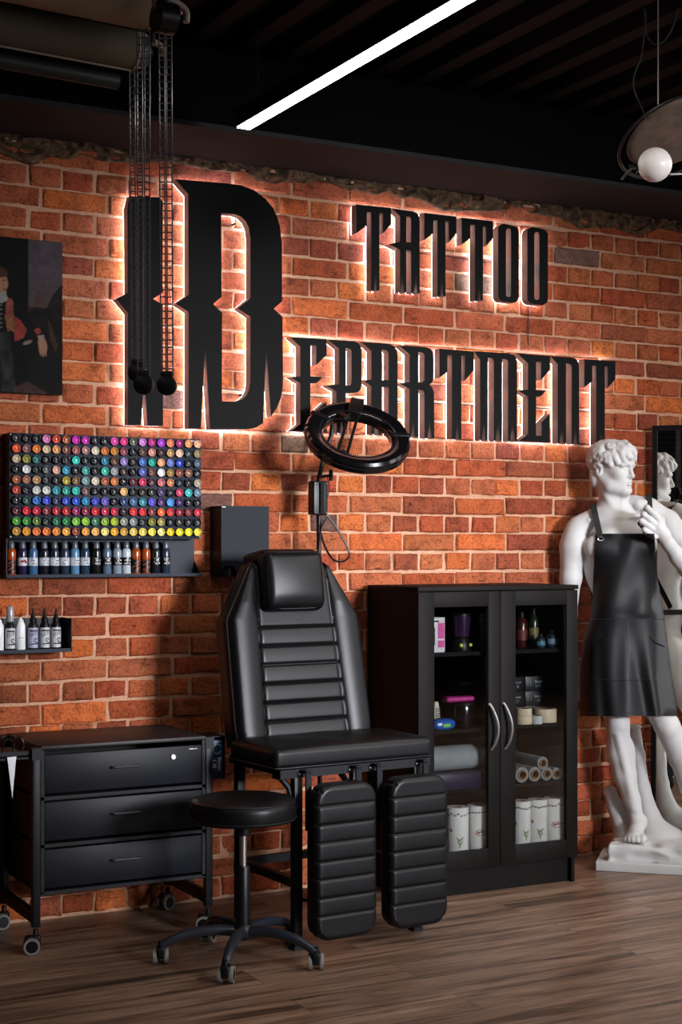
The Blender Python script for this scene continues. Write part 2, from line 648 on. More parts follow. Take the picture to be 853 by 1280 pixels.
# laminate floor
def floor_material():
    m = bpy.data.materials.new('oak_laminate')
    t = NT(m)
    tc = t.n('ShaderNodeTexCoord')
    mp = t.n('ShaderNodeMapping')
    t.l(tc.outputs['Object'], mp.inputs['Vector'])
    br = t.n('ShaderNodeTexBrick', Scale=1.0)
    br.inputs['Color1'].default_value = (0, 0, 0, 1)
    br.inputs['Color2'].default_value = (1, 1, 1, 1)
    br.inputs['Mortar'].default_value = (0.5, 0.5, 0.5, 1)
    br.inputs['Mortar Size'].default_value = 0.0012
    br.inputs['Mortar Smooth'].default_value = 0.1
    br.inputs['Brick Width'].default_value = 1.28
    br.inputs['Row Height'].default_value = 0.19
    br.offset = 0.37
    br.offset_frequency = 2
    t.l(mp.outputs['Vector'], br.inputs['Vector'])
    # every plank gets its own slice of grain
    sep = t.n('ShaderNodeSeparateXYZ')
    t.l(tc.outputs['Object'], sep.inputs[0])
    sh = t.n('ShaderNodeMath', operation='MULTIPLY_ADD')
    t.l(br.outputs['Color'], sh.inputs[0])
    sh.inputs[1].default_value = 37.0
    t.l(sep.outputs['X'], sh.inputs[2])
    cb = t.n('ShaderNodeCombineXYZ')
    t.l(sh.outputs[0], cb.inputs['X'])
    t.l(sep.outputs['Y'], cb.inputs['Y'])
    g1 = t.n('ShaderNodeMapping')
    g1.inputs['Scale'].default_value = (1.3, 17.0, 1)
    t.l(cb.outputs[0], g1.inputs['Vector'])
    n1 = t.n('ShaderNodeTexNoise', Scale=1.0, Detail=6.0, Roughness=0.62, Distortion=0.9)
    t.l(g1.outputs[0], n1.inputs['Vector'])
    g2 = t.n('ShaderNodeMapping')
    g2.inputs['Scale'].default_value = (5.0, 150.0, 1)
    t.l(cb.outputs[0], g2.inputs['Vector'])
    n2 = t.n('ShaderNodeTexNoise', Scale=1.0, Detail=5.0, Roughness=0.6)
    t.l(g2.outputs[0], n2.inputs['Vector'])
    r1 = t.ramp([(0.30, lin('#35281f')), (0.43, lin('#6b5443')), (0.55, lin('#8a705d')), (0.75, lin('#a68c78'))], n1.outputs['Fac'])
    r2 = t.ramp([(0.35, (0.62, 0.6, 0.58)), (0.6, (1.05, 1.05, 1.05))], n2.outputs['Fac'])
    c = t.mixc(0.7, r1.outputs['Color'], r2.outputs['Color'], 'MULTIPLY')
    g3 = t.n('ShaderNodeMapping')
    g3.inputs['Scale'].default_value = (2.6, 21.0, 1)
    t.l(cb.outputs[0], g3.inputs['Vector'])
    n5 = t.n('ShaderNodeTexNoise', Scale=1.0, Detail=4.0, Roughness=0.7, Distortion=1.6)
    t.l(g3.outputs[0], n5.inputs['Vector'])
    r5 = t.ramp([(0.30, (0.34, 0.30, 0.28)), (0.42, (0.86, 0.84, 0.83)), (0.6, (1.06, 1.05, 1.04))], n5.outputs['Fac'])
    c = t.mixc(0.85, c, r5.outputs['Color'], 'MULTIPLY')
    rp = t.ramp([(0.0, (0.78, 0.76, 0.75)), (1.0, (1.12, 1.1, 1.08))], br.outputs['Color'])
    c = t.mixc(1.0, c, rp.outputs['Color'], 'MULTIPLY')
    c = t.mixc(br.outputs['Fac'], c, lin('#2a1f1a'))
    t.l(c, t.b.inputs['Base Color'])
    rr = t.ramp([(0.3, (0.42, 0.42, 0.42)), (0.7, (0.32, 0.32, 0.32))], n2.outputs['Fac'])
    t.l(rr.outputs['Color'], t.b.inputs['Roughness'])
    t.bump(n2.outputs['Fac'], 0.15, 0.002)
    return m


mb = MB().box(X0, X1, YF, 0.2, -0.1, 0)
struct(mb.build('floor', floor_material(), smooth=0))

# corrugated steel deck ceiling, ribs running away from the wall
deck = mat('black_steel_deck', '#0b0b0c', 0.7, metal=0.0, var=0.12, scale=5, spec=0.15)
mb = MB()
prof = []
x = X0
while x < X1:
    prof += [(x, 0.0), (x + 0.062, 0.0), (x + 0.08, -0.058), (x + 0.150, -0.058), (x + 0.168, 0.0)]
    x += 0.19
vs, fs = [], []
for (px, pz) in prof:
    vs += [(px, YF, CEIL_Z + 0.06 + pz), (px, 0.2, CEIL_Z + 0.06 + pz)]
for i in range(len(prof) - 1):
    fs.append((2 * i, 2 * i + 1, 2 * i + 3, 2 * i + 2))
mb.add(vs, fs)
struct(mb.build('ceiling', deck, smooth=0, recalc=False))

# steel beam along the top of the wall: black I-section with a lit lower flange
BY = -0.43
mb = MB()
mb.box(X0, X1, BY, 0.1, WTOP, WTOP + 0.018)
struct(mb.build('trim_3', [mat('grey_beam_paint', '#2b2a2a', 0.8, var=0.15, scale=4, spec=0.3)], smooth=0))
mb = MB().box(X0, X1, BY + 0.006, 0.1, WTOP + 0.018, CEIL_Z + 0.02)
struct(mb.build('trim_4', [mat('black_beam_paint', '#070708', 0.9, var=0.15, scale=4, spec=0.08)], smooth=0))

# ------------------------------------------------------------------ lights
w = bpy.data.worlds.new('world')
SC.world = w
w.use_nodes = True
w.node_tree.nodes['Background'].inputs['Color'].default_value = (*lin('#c9d6ea'), 1)
w.node_tree.nodes['Background'].inputs['Strength'].default_value = 0.6


def area(name, loc, tgt, sx, sy, power, color):
    ld = bpy.data.lights.new(name, 'AREA')
    ld.shape = 'RECTANGLE'
    ld.size, ld.size_y = sx, sy
    ld.energy = power
    ld.color = lin(color)
    o = bpy.data.objects.new(name, ld)
    COL.objects.link(o)
    o.location = loc
    o.rotation_euler = (Vector(tgt) - Vector(loc)).to_track_quat('-Z', 'Y').to_euler()
    return o


# daylight through the two windows on the right and the one behind the camera
area('daylight', (X1 + 0.04, -5.2, 1.85), (2.0, -2.0, 0.9), 1.9, 1.8, 34, '#fff8f2')
area('daylight', (X1 + 0.04, -2.7, 1.85), (2.5, -1.5, 0.9), 1.9, 1.8, 14, '#fff8f2')
area('daylight', (5.6, YF - 0.04, 1.8), (2.9, 0, 1.0), 2.7, 1.7, 20, '#e6eeff')
sb = area('added_wall_light', (4.5, -7.4, 2.1), (3.0, 0, 1.10), 1.5, 1.0, 42, '#f6f7ff')  # unseen lamp, added to throw a pool of light on the mid wall
sb.data.spread = math.radians(33)


# linear LED fixture under the deck
def linear_light(xc, ya, yb, z, label, name='linear_light'):
    t = thing(name, label, 'ceiling light', (xc, (ya + yb) / 2, z))
    MB().box(xc - 0.028, xc + 0.028, ya - 0.003, yb + 0.003, z + 0.002, z + 0.06).build('housing', black_paint, t)
    MB().box(xc - 0.024, xc + 0.024, ya, yb, z - 0.002, z + 0.004).build('diffuser', emit('led_diffuser', '#fffaf6', 34.0), t)
    for yy in (yb - 0.12, (ya + yb) / 2, ya + 0.12):
        MB().tube([(xc, yy, z + 0.06), (xc, yy, CEIL_Z + 0.02)], 0.002, 5).build('suspension_wire', black_paint, t)
    return t


pt = onZ(306, 160.5, 2.86)
p2 = onZ(578, 0, 2.86)
XL = (pt.x + p2.x) / 2
linear_light(XL, -4.2, pt.y, 2.86, 'long straight white linear lamp hung below the black ribbed ceiling')

# the other linear lamps of the same row of fixtures, outside the frame
for xo, y0, pw in ((2.15, -2.9, 58), (4.3, -3.2, 50), (-2.15, -3.4, 8)):
    area('linear_lamp', (XL + xo, y0, 2.86), (XL + xo, y0, 0), 0.05, 3.6, pw, '#fff6ee')
# ------------------------------------------------------------------ back-lit sign letters on the wall
SIGN_F, SIGN_B = -0.066, -0.022          # front and back of a letter
sign_face = mat('satin_black_sign', '#070707', 0.6, var=0.06, scale=12, spec=0.10)
sign_side = mat('bronze_black_edge', '#76746f', 0.42, metal=0.2, var=0.12, scale=18)
glow = emit('led_backlight_white', '#e4ecff', 20.0)


def fill_polys(polys):
    """2D outline (first) with holes -> (verts2d, tris) through a filled curve"""
    cu = bpy.data.curves.new('outline', 'CURVE')
    cu.dimensions = '2D'
    cu.fill_mode = 'BOTH'
    for p in polys:
        s = cu.splines.new('POLY')
        s.points.add(len(p) - 1)
        for q, (x, y) in zip(s.points, p):
            q.co = (x, y, 0, 1)
        s.use_cyclic_u = True
    o = bpy.data.objects.new('outline', cu)
    COL.objects.link(o)
    dg = bpy.context.evaluated_depsgraph_get()
    me = bpy.data.meshes.new_from_object(o.evaluated_get(dg))
    vs = [tuple(v.co[:2]) for v in me.vertices]
    fs = [tuple(p.vertices) for p in me.polygons]
    bpy.data.objects.remove(o)
    bpy.data.curves.remove(cu)
    bpy.data.meshes.remove(me)
    return vs, fs


def arc(cx, cy, rx, ry, a0, a1, n=7):
    return [(cx + rx * math.cos(math.radians(a0 + (a1 - a0) * i / n)), cy - ry * math.sin(math.radians(a0 + (a1 - a0) * i / n))) for i in range(n + 1)]


def letter(name, label, px_polys, group='black back-lit sign letters'):
    polys = []
    for p in px_polys:
        q = []
        for (u, v) in p:
            w = onY(u, v, SIGN_F)
            q.append((w.x, w.z))
        polys.append(q)
    vs, fs = fill_polys(polys)
    xs = [p[0] for p in polys[0]]
    zs = [p[1] for p in polys[0]]
    t = thing(name, label, 'sign letter', (sum(xs) / len(xs), SIGN_B, min(zs)), 0, group)
    mb = MB()
    mb.add([(x, SIGN_F, z) for x, z in vs], fs)
    mb.add([(x, SIGN_B, z) for x, z in vs], [tuple(reversed(f)) for f in fs])
    mb.cur = 1
    for q in polys:
        n = len(q)
        mb.add([(x, SIGN_F, z) for x, z in q] + [(x, SIGN_B, z) for x, z in q], [(i, i + n, (i + 1) % n + n, (i + 1) % n) for i in range(n)])
    o = mb.build('letter_body', [sign_face, sign_side], t, smooth=0, weld=True)
    # LED sheet on the rear, a little inside the outline
    mb = MB()
    mb.add([(x, SIGN_B + 0.0015, z) for x, z in vs], fs)
    mb.build('led_backlight', glow, t, smooth=0, recalc=False)
    # stand-off pins into the wall
    for zz in (min(zs) + (max(zs) - min(zs)) * 0.15, min(zs) + (max(zs) - min(zs)) * 0.85):
        cx = [x for x, z in vs if abs(z - zz) < (max(zs) - min(zs)) * 0.2]
        x = sum(cx) / len(cx) if cx else sum(xs) / len(xs)
        MB().tube([(x, SIGN_B, zz), (x, 0.02, zz)], 0.004, 6).build('stand_off_pin', sign_face, t)
    return t


def px(o, s, pts):
    return [(o[0] + x / s, o[1] + y / s) for x, y in pts]


# tall I and D
I_ = [(162.5, 245), (198.6, 246.5), (203.5, 252), (203.5, 366), (191.5, 373.5), (203.5, 381), (204, 532), (184.5, 531.7), (180.5, 470), (176.5, 531.3), (160, 531),
      (160, 391), (145.5, 373.5), (160, 366), (159.5, 258)]
letter('sign_letter_i', 'tall black capital I at the left end of the glowing sign', [I_])
D2 = lambda pts: px((200, 210), 5.018, pts)
D3 = lambda pts: px((200, 370), 5.018, pts)
Dout = D2([(95, 70), (178, 165), (180, 795), (100, 850)]) + D3([(180, 100), (180, 830), (258, 830), (285, 300), (315, 835), (560, 835), (605, 825), (648, 797), (668, 320), (697, 757), (735, 700),
       (758, 645), (769, 595), (773, 530), (770, 130), (715, 80), (768, 33)]) + \
    D2([(766, 480), (755, 370), (738, 312), (712, 252), (660, 190), (590, 138), (510, 108), (420, 96), (300, 86), (180, 76)])
Dhole = D2([(385, 285), (470, 290), (510, 305), (540, 335), (558, 375), (568, 440), (568, 815), (490, 880)]) + \
    D3([(568, 130), (568, 540), (560, 590), (545, 622), (515, 650), (470, 662), (390, 660), (390, 105), (335, 50), (388, 5)])
letter('sign_letter_d', 'tall wide black capital D beside the letter I on the sign', [Dout, Dhole])

# TATTOO
A1 = lambda pts: px((430, 240), 3.159, pts)


def vcut(xl, xr, yb, yt, frac=0.16):
    """feet of a stem split by a thin V"""
    c = (xl + xr) / 2 + (xr - xl) * 0.05
    w = (xr - xl) * frac
    return [(xl, yb), (c - w, yb), (c, yt), (c + w, yb + 1), (xr, yb + 1)]


def tee(xl, xr, yt, yt2, a1, b1, s0, s1, b2, a2, yb, la, ra):
    """T: bar, slanted hanging arms, slits beside the stem.  left arm xl..a1, slit a1..s0, stem s0..s1, slit s1..a2, right arm a2..xr"""
    return ([(xl, yt), (xr, yt2), (xr, ra), (a2, ra + (xr - a2) * 1.15), (a2, b2 + 4), (a2 - 1, b2), (s1 + 1, b2), (s1, b2 + 3)]
            + list(reversed(vcut(s0, s1, yb, yb - 95)))
            + [(s0, b1 + 3), (s0 - 1, b1), (a1 + 1, b1), (a1, b1 + 4), (a1, la - (a1 - xl) * 0.75), (xl, la)])


letter('sign_letter_t', 'black letter T, first letter of TATTOO on the sign', [A1(tee(50, 187, 49, 63, 91, 80, 108, 141, 84, 155, 388, 163, 127))])
letter('sign_letter_a', 'black letter A, second letter of TATTOO on the sign', [
    A1([(190, 65), (275, 77), (290, 84), (298, 98), (300, 120), (300, 400), (292, 400), (284, 325), (277, 399), (266, 398), (266, 232), (247, 230)]
       + [(247, 397), (238, 396), (231, 320), (224, 395), (222, 395), (222, 228), (178, 206), (222, 196), (222, 95)]),
    A1([(247, 96), (262, 98), (266, 106), (266, 200), (247, 198)])])
letter('sign_letter_t', 'black letter T, third letter of TATTOO on the sign', [A1(tee(318, 445, 82, 97, 354, 112, 370, 402, 116, 415, 411, 190, 165))])
letter('sign_letter_t', 'black letter T, fourth letter of TATTOO on the sign', [A1(tee(466, 590, 101, 115, 500, 130, 518, 550, 136, 562, 428, 208, 182))])


def ooh(xl, xr, yt, yb, hl, hr, ht, hb, r=24):
    sl = 0.11
    out = arc(xl + r, yt + r, r, r, 180, 90, 4) + [(x, y + (xr - xl) * sl) for x, y in arc(xr - r, yt + r, r, r, 90, 0, 4)] + \
        [(x, y + (xr - xl) * 0.06) for x, y in arc(xr - r, yb - r, r, r, 0, -90, 4)] + arc(xl + r, yb - r, r, r, -90, -180, 4)
    w = (hr - hl) / 2
    hole = arc(hl + w, ht + w, w, w, 180, 0, 6) + arc(hl + w, hb - w, w, w, 0, -180, 6)
    return [out, hole]


for q, args in (('fifth', (610, 692, 125, 433, 641, 661, 143, 415)), ('last', (725, 807, 138, 442, 753, 773, 158, 426))):
    letter('sign_letter_o', 'black letter O, %s letter of TATTOO on the sign' % q, [A1(p) for p in ooh(*args)])

# EPARTMENT
B1 = lambda pts: px((355, 410), 3.791, pts)
B2 = lambda pts: px((560, 420), 3.7087, pts)


def eee(tip, st0, st1, tr, yt, arm, slt, msp, mb_, bsp, yb):
    x0, y0 = tip
    xr = tr[0]
    return [tip, tr, (xr, arm), (arm_in(xr, st1), arm + 48), (arm_in(xr, st1) - 22, arm + 48) if False else (arm_in(xr, st1), slt), (st1 + 2, slt - 2), (st1, slt + 3),
            (st1, msp - 2), (mb_[0], msp + 1), (mb_[0] - 25, msp + 28), (st1, msp + 30),
            (st1, yb - 32), (arm_in(xr, st1) + 2, yb - 32), (arm_in(xr, st1) + 2, bsp + 40), (xr - 1, bsp), (xr, yb), (bsp_x(x0), yb - 6), (st0, yb - 40),
            (st0, msp + 30), (x0 + 3, msp), (st0, msp - 3), (st0, y0 + 46)]


def arm_in(xr, st1):
    return st1 + (xr - st1) * 0.36


def bsp_x(x0):
    return x0 + 7


letter('sign_letter_e', 'black letter E right after the tall D on the sign', [B1(eee((28, 42), 78, 126, (203, 52), 42, 128, 82, 232, (183, 232), 350, 494))])
letter('sign_letter_p', 'black letter P of the lower sign word, behind the ring lamp', [
    B1([(208, 54), (330, 62), (352, 70), (365, 86), (369, 108), (369, 270), (364, 292), (350, 305), (330, 308), (294, 307), (292, 500), (282, 500), (275, 410), (266, 498), (250, 497), (250, 300), (200, 272), (262, 266), (262, 98)]),
    B1([(294, 95), (314, 98), (321, 108), (321, 262), (314, 272), (294, 274)])])
letter('sign_letter_a', 'black letter A between P and R in the lower sign word', [
    B1([(368, 66), (498, 76), (522, 84), (535, 102), (540, 130), (540, 514), (528, 514), (518, 425), (508, 512), (497, 511), (497, 280), (465, 278), (465, 508), (450, 506), (440, 420), (428, 504), (415, 503),
        (415, 276), (376, 248), (415, 244), (415, 108)]),
    B1([(465, 104), (488, 106), (497, 118), (497, 248), (465, 246)])])
letter('sign_letter_r', 'black letter R, the fourth letter of the lower sign word', [
    B1([(547, 82), (668, 90), (695, 98), (708, 116), (711, 140), (711, 238), (704, 258), (690, 268), (704, 282), (712, 305), (714, 524), (702, 524), (692, 435), (681, 522), (667, 520), (667, 312), (660, 296), (638, 292),
        (638, 517), (622, 515), (612, 430), (604, 514), (596, 513), (596, 290), (549, 262), (596, 256), (596, 124)]),
    B1([(638, 115), (658, 117), (667, 128), (667, 246), (658, 258), (638, 260)])])
letter('sign_letter_t', 'black letter T between R and M in the lower sign word', [B1(tee(738, 982, 97, 112, 776, 130, 797, 840, 134, 857, 527, 235, 214) if False else
       [(738, 97), (982, 113)][:0] or tee(738, 901, 97, 111, 776, 128, 797, 842, 132, 858, 526, 236, 200))])
letter('sign_letter_m', 'black letter M in the middle of the lower sign word', [
    B2([(121, 70), (285, 80), (306, 87), (318, 102), (322, 125), (322, 489), (312, 489), (301, 400), (290, 488), (280, 487), (280, 118), (272, 108), (253, 106), (253, 486), (244, 486), (233, 398), (223, 485),
        (214, 484), (214, 114), (206, 104), (187, 101), (187, 483), (177, 483), (168, 396), (158, 482), (150, 482), (150, 108)])])
letter('sign_letter_e', 'black letter E between M and N in the lower sign word', [B2(eee((322, 80), 372, 410, (475, 93), 80, 156, 120, 252, (456, 252), 360, 494))])
letter('sign_letter_n', 'black letter N, second last letter of the lower sign word', [
    B2([(476, 93), (572, 99), (594, 106), (606, 122), (610, 145), (610, 502), (601, 502), (592, 415), (583, 500), (575, 499), (575, 140), (566, 130), (549, 128), (549, 498), (538, 498), (529, 412), (519, 497), (510, 496), (510, 130)])])
letter('sign_letter_t', 'black letter T, the last letter of the lower sign word', [B2(tee(634, 778, 107, 117, 671, 138, 689, 729, 142, 743, 503, 238, 200))])

# thin supply cables between the letters
wire = mat('black_cable', '#0c0c0d', 0.6, var=0.1)


def wall_cable(name, label, pts, r=0.0022):
    p = [onY(u, v, -0.006) for u, v in pts]
    mb = MB().tube(p, r, 6)
    o = mb.build(name, wire)
    tag(o, label, 'cable')
    return o


wall_cable('sign_cable', 'thin black cable hanging from the last O of TATTOO to the lower word', [(660.5, 378), (660.8, 400), (660.5, 420), (661, 438)])
wall_cable('sign_cable', 'thin black cable running behind the middle of the TATTOO letters', [(462, 300), (487, 309), (520, 316), (560, 320), (600, 327), (640, 329), (668, 332)])
wall_cable('sign_cable', 'thin black cable running behind the letters of the lower word', [(205, 478), (240, 481), (300, 488), (360, 494), (410, 497), (470, 500), (560, 505), (640, 508), (720, 513), (745, 515)])
# ------------------------------------------------------------------ shared finishes
leather = mat('black_leather', '#08080a', 0.38, var=0.15, scale=220, bump=0.2, bdist=0.0012, spec=0.28)
piping = mat('black_leather_seam', '#1a1a1c', 0.35, var=0.1, scale=90)
steel_black = mat('black_powder_steel', '#0f1013', 0.45, var=0.08, scale=40, spec=0.25)
steel_dark = mat('dark_grey_steel', '#121419', 0.45, var=0.06, scale=40, spec=0.2)
chrome = mat('brushed_steel', '#b8b8b8', 0.32, metal=1.0, var=0.05)
rubber = mat('grey_rubber_tyre', '#6d6a64', 0.6, var=0.08)
plastic_b = mat('black_plastic', '#0b0b0d', 0.38, var=0.08, spec=0.28)
screw_m = mat('screw_steel', '#a9a9a9', 0.3, metal=0.9, var=0.05)
white_ink = mat('white_print', '#d8d8d6', 0.6, var=0.02)


def text_mesh(txt, size, to3, mb, squeeze=1.0, depth=0.0):
    """letters as flat mesh, laid out by to3(x, y)"""
    cu = bpy.data.curves.new('txt', 'FONT')
    cu.body = txt
    cu.size = size
    cu.resolution_u = 2
    o = bpy.data.objects.new('txt', cu)
    COL.objects.link(o)
    dg = bpy.context.evaluated_depsgraph_get()
    me = bpy.data.meshes.new_from_object(o.evaluated_get(dg))
    mb.add([to3(v.co.x * squeeze, v.co.y) for v in me.vertices], [tuple(p.vertices) for p in me.polygons])
    bpy.data.objects.remove(o)
    bpy.data.curves.remove(cu)
    bpy.data.meshes.remove(me)
    return mb


def caster(parent, p, ang, r=0.029, name='caster'):
    """twin-wheel caster, p = stem point on the floor plane, wheel trailing along ang"""
    d = Vector((math.cos(ang), math.sin(ang), 0))
    s = Vector((-d.y, d.x, 0))
    c = Vector((p[0], p[1], r)) + d * 0.014
    M = Matrix((( s.x, d.x, 0, c.x), (s.y, d.y, 0, c.y), (0, 0, 1, c.z), (0, 0, 0, 1)))
    R = M @ Matrix.Rotation(PI / 2, 4, 'Y')
    hood = MB()
    hood.tube([Vector((p[0], p[1], r * 1.5)), Vector((p[0], p[1], r * 2.9))], 0.009, 10)
    hood.rbox((0.03, r * 1.9, r * 1.5), 0.008, (1, 1, 1), (0, 0, 0), 2, None, M @ Matrix.Translation((0, -0.004, r * 0.45)))
    h = hood.build(name, plastic_b, parent)
    tyre, disc = MB(), MB()
    for sx in (-1, 1):
        T = R @ Matrix.Translation((0, 0, sx * 0.0185))
        tyre.lathe([(r * 0.72, -0.0075), (r * 0.97, -0.0075), (r, -0.004), (r, 0.004), (r * 0.97, 0.0075), (r * 0.72, 0.0075)], 20, T, False)
        disc.lathe([(0.001, -0.007), (r * 0.74, -0.007), (r * 0.74, 0.007), (0.001, 0.007)], 20, T)
    tyre.build('tyre', rubber, h)
    disc.build('wheel', plastic_b, h)
    return h


# ------------------------------------------------------------------ drawer unit on casters
DX0, DX1, DY0, DY1, DZ0, DZ1 = 1.535, 2.205, -0.452, -0.035, 0.092, 0.713
t = thing('drawer_cabinet', 'low black metal three-drawer cabinet on casters under the bottle shelf', 'drawer cabinet', ((DX0 + DX1) / 2, (DY0 + DY1) / 2, 0))
for x in (DX0, DX1 - 0.027):
    for y in (DY0, DY1 - 0.027):
        MB().cham(x, x + 0.027, y, y + 0.027, DZ0, DZ1 - 0.005, 0.002).build('leg', steel_black, t)
    MB().cham(x, x + 0.027, DY0 + 0.026, DY1 - 0.026, DZ0 + 0.012, DZ0 + 0.052, 0.002).build('skid_rail', steel_black, t)
bx0, bx1 = DX0 + 0.029, DX1 - 0.029
mb = MB()
mb.box(bx0, bx0 + 0.012, DY0 + 0.002, DY1, 0.205, DZ1 - 0.014)
mb.box(bx1 - 0.012, bx1, DY0 + 0.002, DY1, 0.205, DZ1 - 0.014)
mb.box(bx0, bx1, DY1 - 0.01, DY1, 0.205, DZ1 - 0.014)
mb.box(bx0, bx1, DY0 + 0.002, DY1, 0.200, 0.212)
dz = (DZ1 - 0.018 - 0.205) / 3
for k in (1, 2):
    z = 0.205 + dz * k
    mb.box(bx0, bx1, DY0 + 0.002, DY1, z - 0.006, z + 0.006)
mb.build('body', steel_black, t)
MB().cham(bx0 - 0.002, bx1 + 0.002, DY0 - 0.003, DY1, DZ1 - 0.014, DZ1, 0.003).build('top', mat('dark_satin_top', '#171312', 0.5, var=0.1, scale=14), t)
dlab = {}
for k in range(3):
    z0, z1 = 0.205 + dz * k + 0.016, 0.205 + dz * (k + 1) - 0.014
    d = MB().cham(bx0 + 0.014, bx1 - 0.014, DY0 + 0.004, DY0 + 0.024, z0, z1, 0.002).build('drawer', steel_dark, t)
    xc = (bx0 + bx1) / 2 + 0.0
    zc = z0 + (z1 - z0) * 0.58
    pts = [(xc - 0.05, DY0 + 0.006, zc), (xc - 0.05, DY0 - 0.012, zc), (xc - 0.046, DY0 - 0.017, zc), (xc + 0.046, DY0 - 0.017, zc), (xc + 0.05, DY0 - 0.012, zc), (xc + 0.05, DY0 + 0.006, zc)]
    h = MB().tube(pts, 0.0042, 8).build('handle', mat('black_handle', '#34373c', 0.3, var=0.05), d)
    if k == 2:
        lx, lz = bx1 - 0.125, z1 - 0.036
        mb = MB().lathe([(0.0105, 0), (0.0105, 0.004), (0.0085, 0.006), (0.001, 0.006)], 18, Matrix.Translation((lx, DY0 + 0.004, lz)) @ Matrix.Rotation(PI / 2, 4, 'X'))
        mb.box(lx - 0.0012, lx + 0.0012, DY0 - 0.004, DY0 - 0.0018, lz - 0.005, lz + 0.005)
        lk = mb.build('lock', chrome, d)
        lk['label'] = 'round chrome lock'
        mb = MB().box(bx1 - 0.062, bx1 - 0.044, DY0 + 0.0030, DY0 + 0.0042, z1 - 0.0135, z1 - 0.0105)
        mb.box(bx1 - 0.041, bx1 - 0.031, DY0 + 0.0030, DY0 + 0.0042, z1 - 0.0130, z1 - 0.0110)
        mb.build('maker_mark', white_ink, d)
for (x, y, a) in ((DX0 + 0.0135, DY0 + 0.0135, 2.9), (DX1 - 0.0135, DY0 + 0.0135, 2.6), (DX0 + 0.0135, DY1 - 0.0135, 3.3), (DX1 - 0.0135, DY1 - 0.0135, 3.5)):
    caster(t, (x, y), a)
# tray bolted to the left side
mb = MB()
mb.box(DX0 - 0.115, DX0 - 0.002, DY0 + 0.015, DY0 + 0.25, DZ1 - 0.035, DZ1 - 0.029)
mb.box(DX0 - 0.115, DX0 - 0.002, DY0 + 0.015, DY0 + 0.018, DZ1 - 0.043, DZ1 - 0.015)
mb.box(DX0 - 0.118, DX0 - 0.115, DY0 + 0.015, DY0 + 0.25, DZ1 - 0.043, DZ1 - 0.015)
mb.box(DX0 - 0.004, DX0 + 0.029, DY0 - 0.003, DY0 + 0.03, DZ1 - 0.046, DZ1 - 0.006)
mb.build('side_tray', steel_black, t)
# box holder on the right side
hx0, hx1, hy0, hz0, hz1 = DX1 + 0.003, DX1 + 0.062, DY0 + 0.03, DZ1 - 0.165, DZ1 - 0.008
mb = MB()
mb.box(hx0, hx1, hy0 + 0.002, hy0 + 0.13, hz0, hz0 + 0.004)
mb.box(hx0, hx1, hy0, hy0 + 0.003, hz0, hz0 + 0.022)
mb.box(hx0, hx0 + 0.003, hy0, hy0 + 0.13, hz0, hz1)
mb.box(hx1 - 0.003, hx1, hy0, hy0 + 0.13, hz0, hz1)
mb.box(hx0, hx1, hy0 + 0.127, hy0 + 0.13, hz0, hz1)
mb.box(hx0, hx1, hy0, hy0 + 0.13, hz1 - 0.003, hz1)
mb.box(DX1 - 0.029, DX1 + 0.004, DY0 - 0.003, DY0 + 0.035, DZ1 - 0.046, DZ1 - 0.006)
mb.build('side_holder', steel_black, t)

# blue cartridge box standing in the holder
t = thing('cartridge_box', 'small dark blue carton with white print in the holder beside the drawers', 'box', ((hx0 + hx1) / 2, hy0 + 0.06, hz0 + 0.004))
cbx0, cbx1, cbz0, cbz1, cby = hx0 + 0.007, hx1 - 0.007, hz0 + 0.0046, hz1 - 0.016, hy0 + 0.006
MB().cham(cbx0, cbx1, cby, cby + 0.11, cbz0, cbz1, 0.0015).build('carton', mat('navy_card', '#12304d', 0.5, var=0.08), t)
mb = MB()
fy = cby - 0.0006
text_mesh('Kwadron', 0.021, lambda x, y: ((cbx0 + cbx1) / 2 + 0.002 + y, fy, cbz0 + 0.072 - x), mb, 0.75) if False else text_mesh('Blancor', 0.019, lambda x, y: ((cbx0 + cbx1) / 2 + 0.004 + y, fy, cbz0 + 0.074 - x), mb, 0.8)
text_mesh('L 35', 0.022, lambda x, y: ((cbx0 + cbx1) / 2 - 0.019 + y, fy, cbz0 + 0.066 - x), mb, 0.8)
mb.build('print', white_ink, t)
MB().tube([((cbx0 + cbx1) / 2 + 0.017 * math.cos(a), fy, cbz1 - 0.032 + 0.017 * math.sin(a)) for a in np.linspace(0.5, 5.8, 20)], 0.0024, 5).build('emblem', mat('pale_blue_print', '#7d96ab', 0.5), t)

# scissors hooked on the side tray
t = thing('scissors', 'scissors with black finger loops hanging in the side tray of the drawers', 'scissors', (DX0 - 0.06, DY0 + 0.03, DZ1 - 0.03))
mb = MB()
for dx, dz_ in ((-0.012, 0.022), (0.022, 0.028)):
    c = Vector((DX0 - 0.065 + dx, DY0 + 0.030, DZ1 - 0.02 + dz_))
    mb.tube([c + Vector((0.019 * math.cos(a), 0.004 * math.sin(a * 2), 0.026 * math.sin(a))) for a in np.linspace(0, 2 * PI, 20)[:-1]], 0.004, 6, True)
mb.build('finger_loops', plastic_b, t)
mb = MB()
for s in (-1, 1):
    x = DX0 - 0.072 + s * 0.008
    mb.add([(x - 0.008, DY0 + 0.006 + s * .001, DZ1 - 0.03), (x + 0.008, DY0 + 0.006 + s * .001, DZ1 - 0.03), (DX0 - 0.070, DY0 + 0.006 + s * .001, DZ1 - 0.175),
            (x - 0.008, DY0 + 0.009 + s * .001, DZ1 - 0.03), (x + 0.008, DY0 + 0.009 + s * .001, DZ1 - 0.03), (DX0 - 0.070, DY0 + 0.009 + s * .001, DZ1 - 0.175)],
           [(0, 1, 2), (5, 4, 3), (0, 3, 4, 1), (1, 4, 5, 2), (2, 5, 3, 0)])
mb.build('blades', chrome, t)

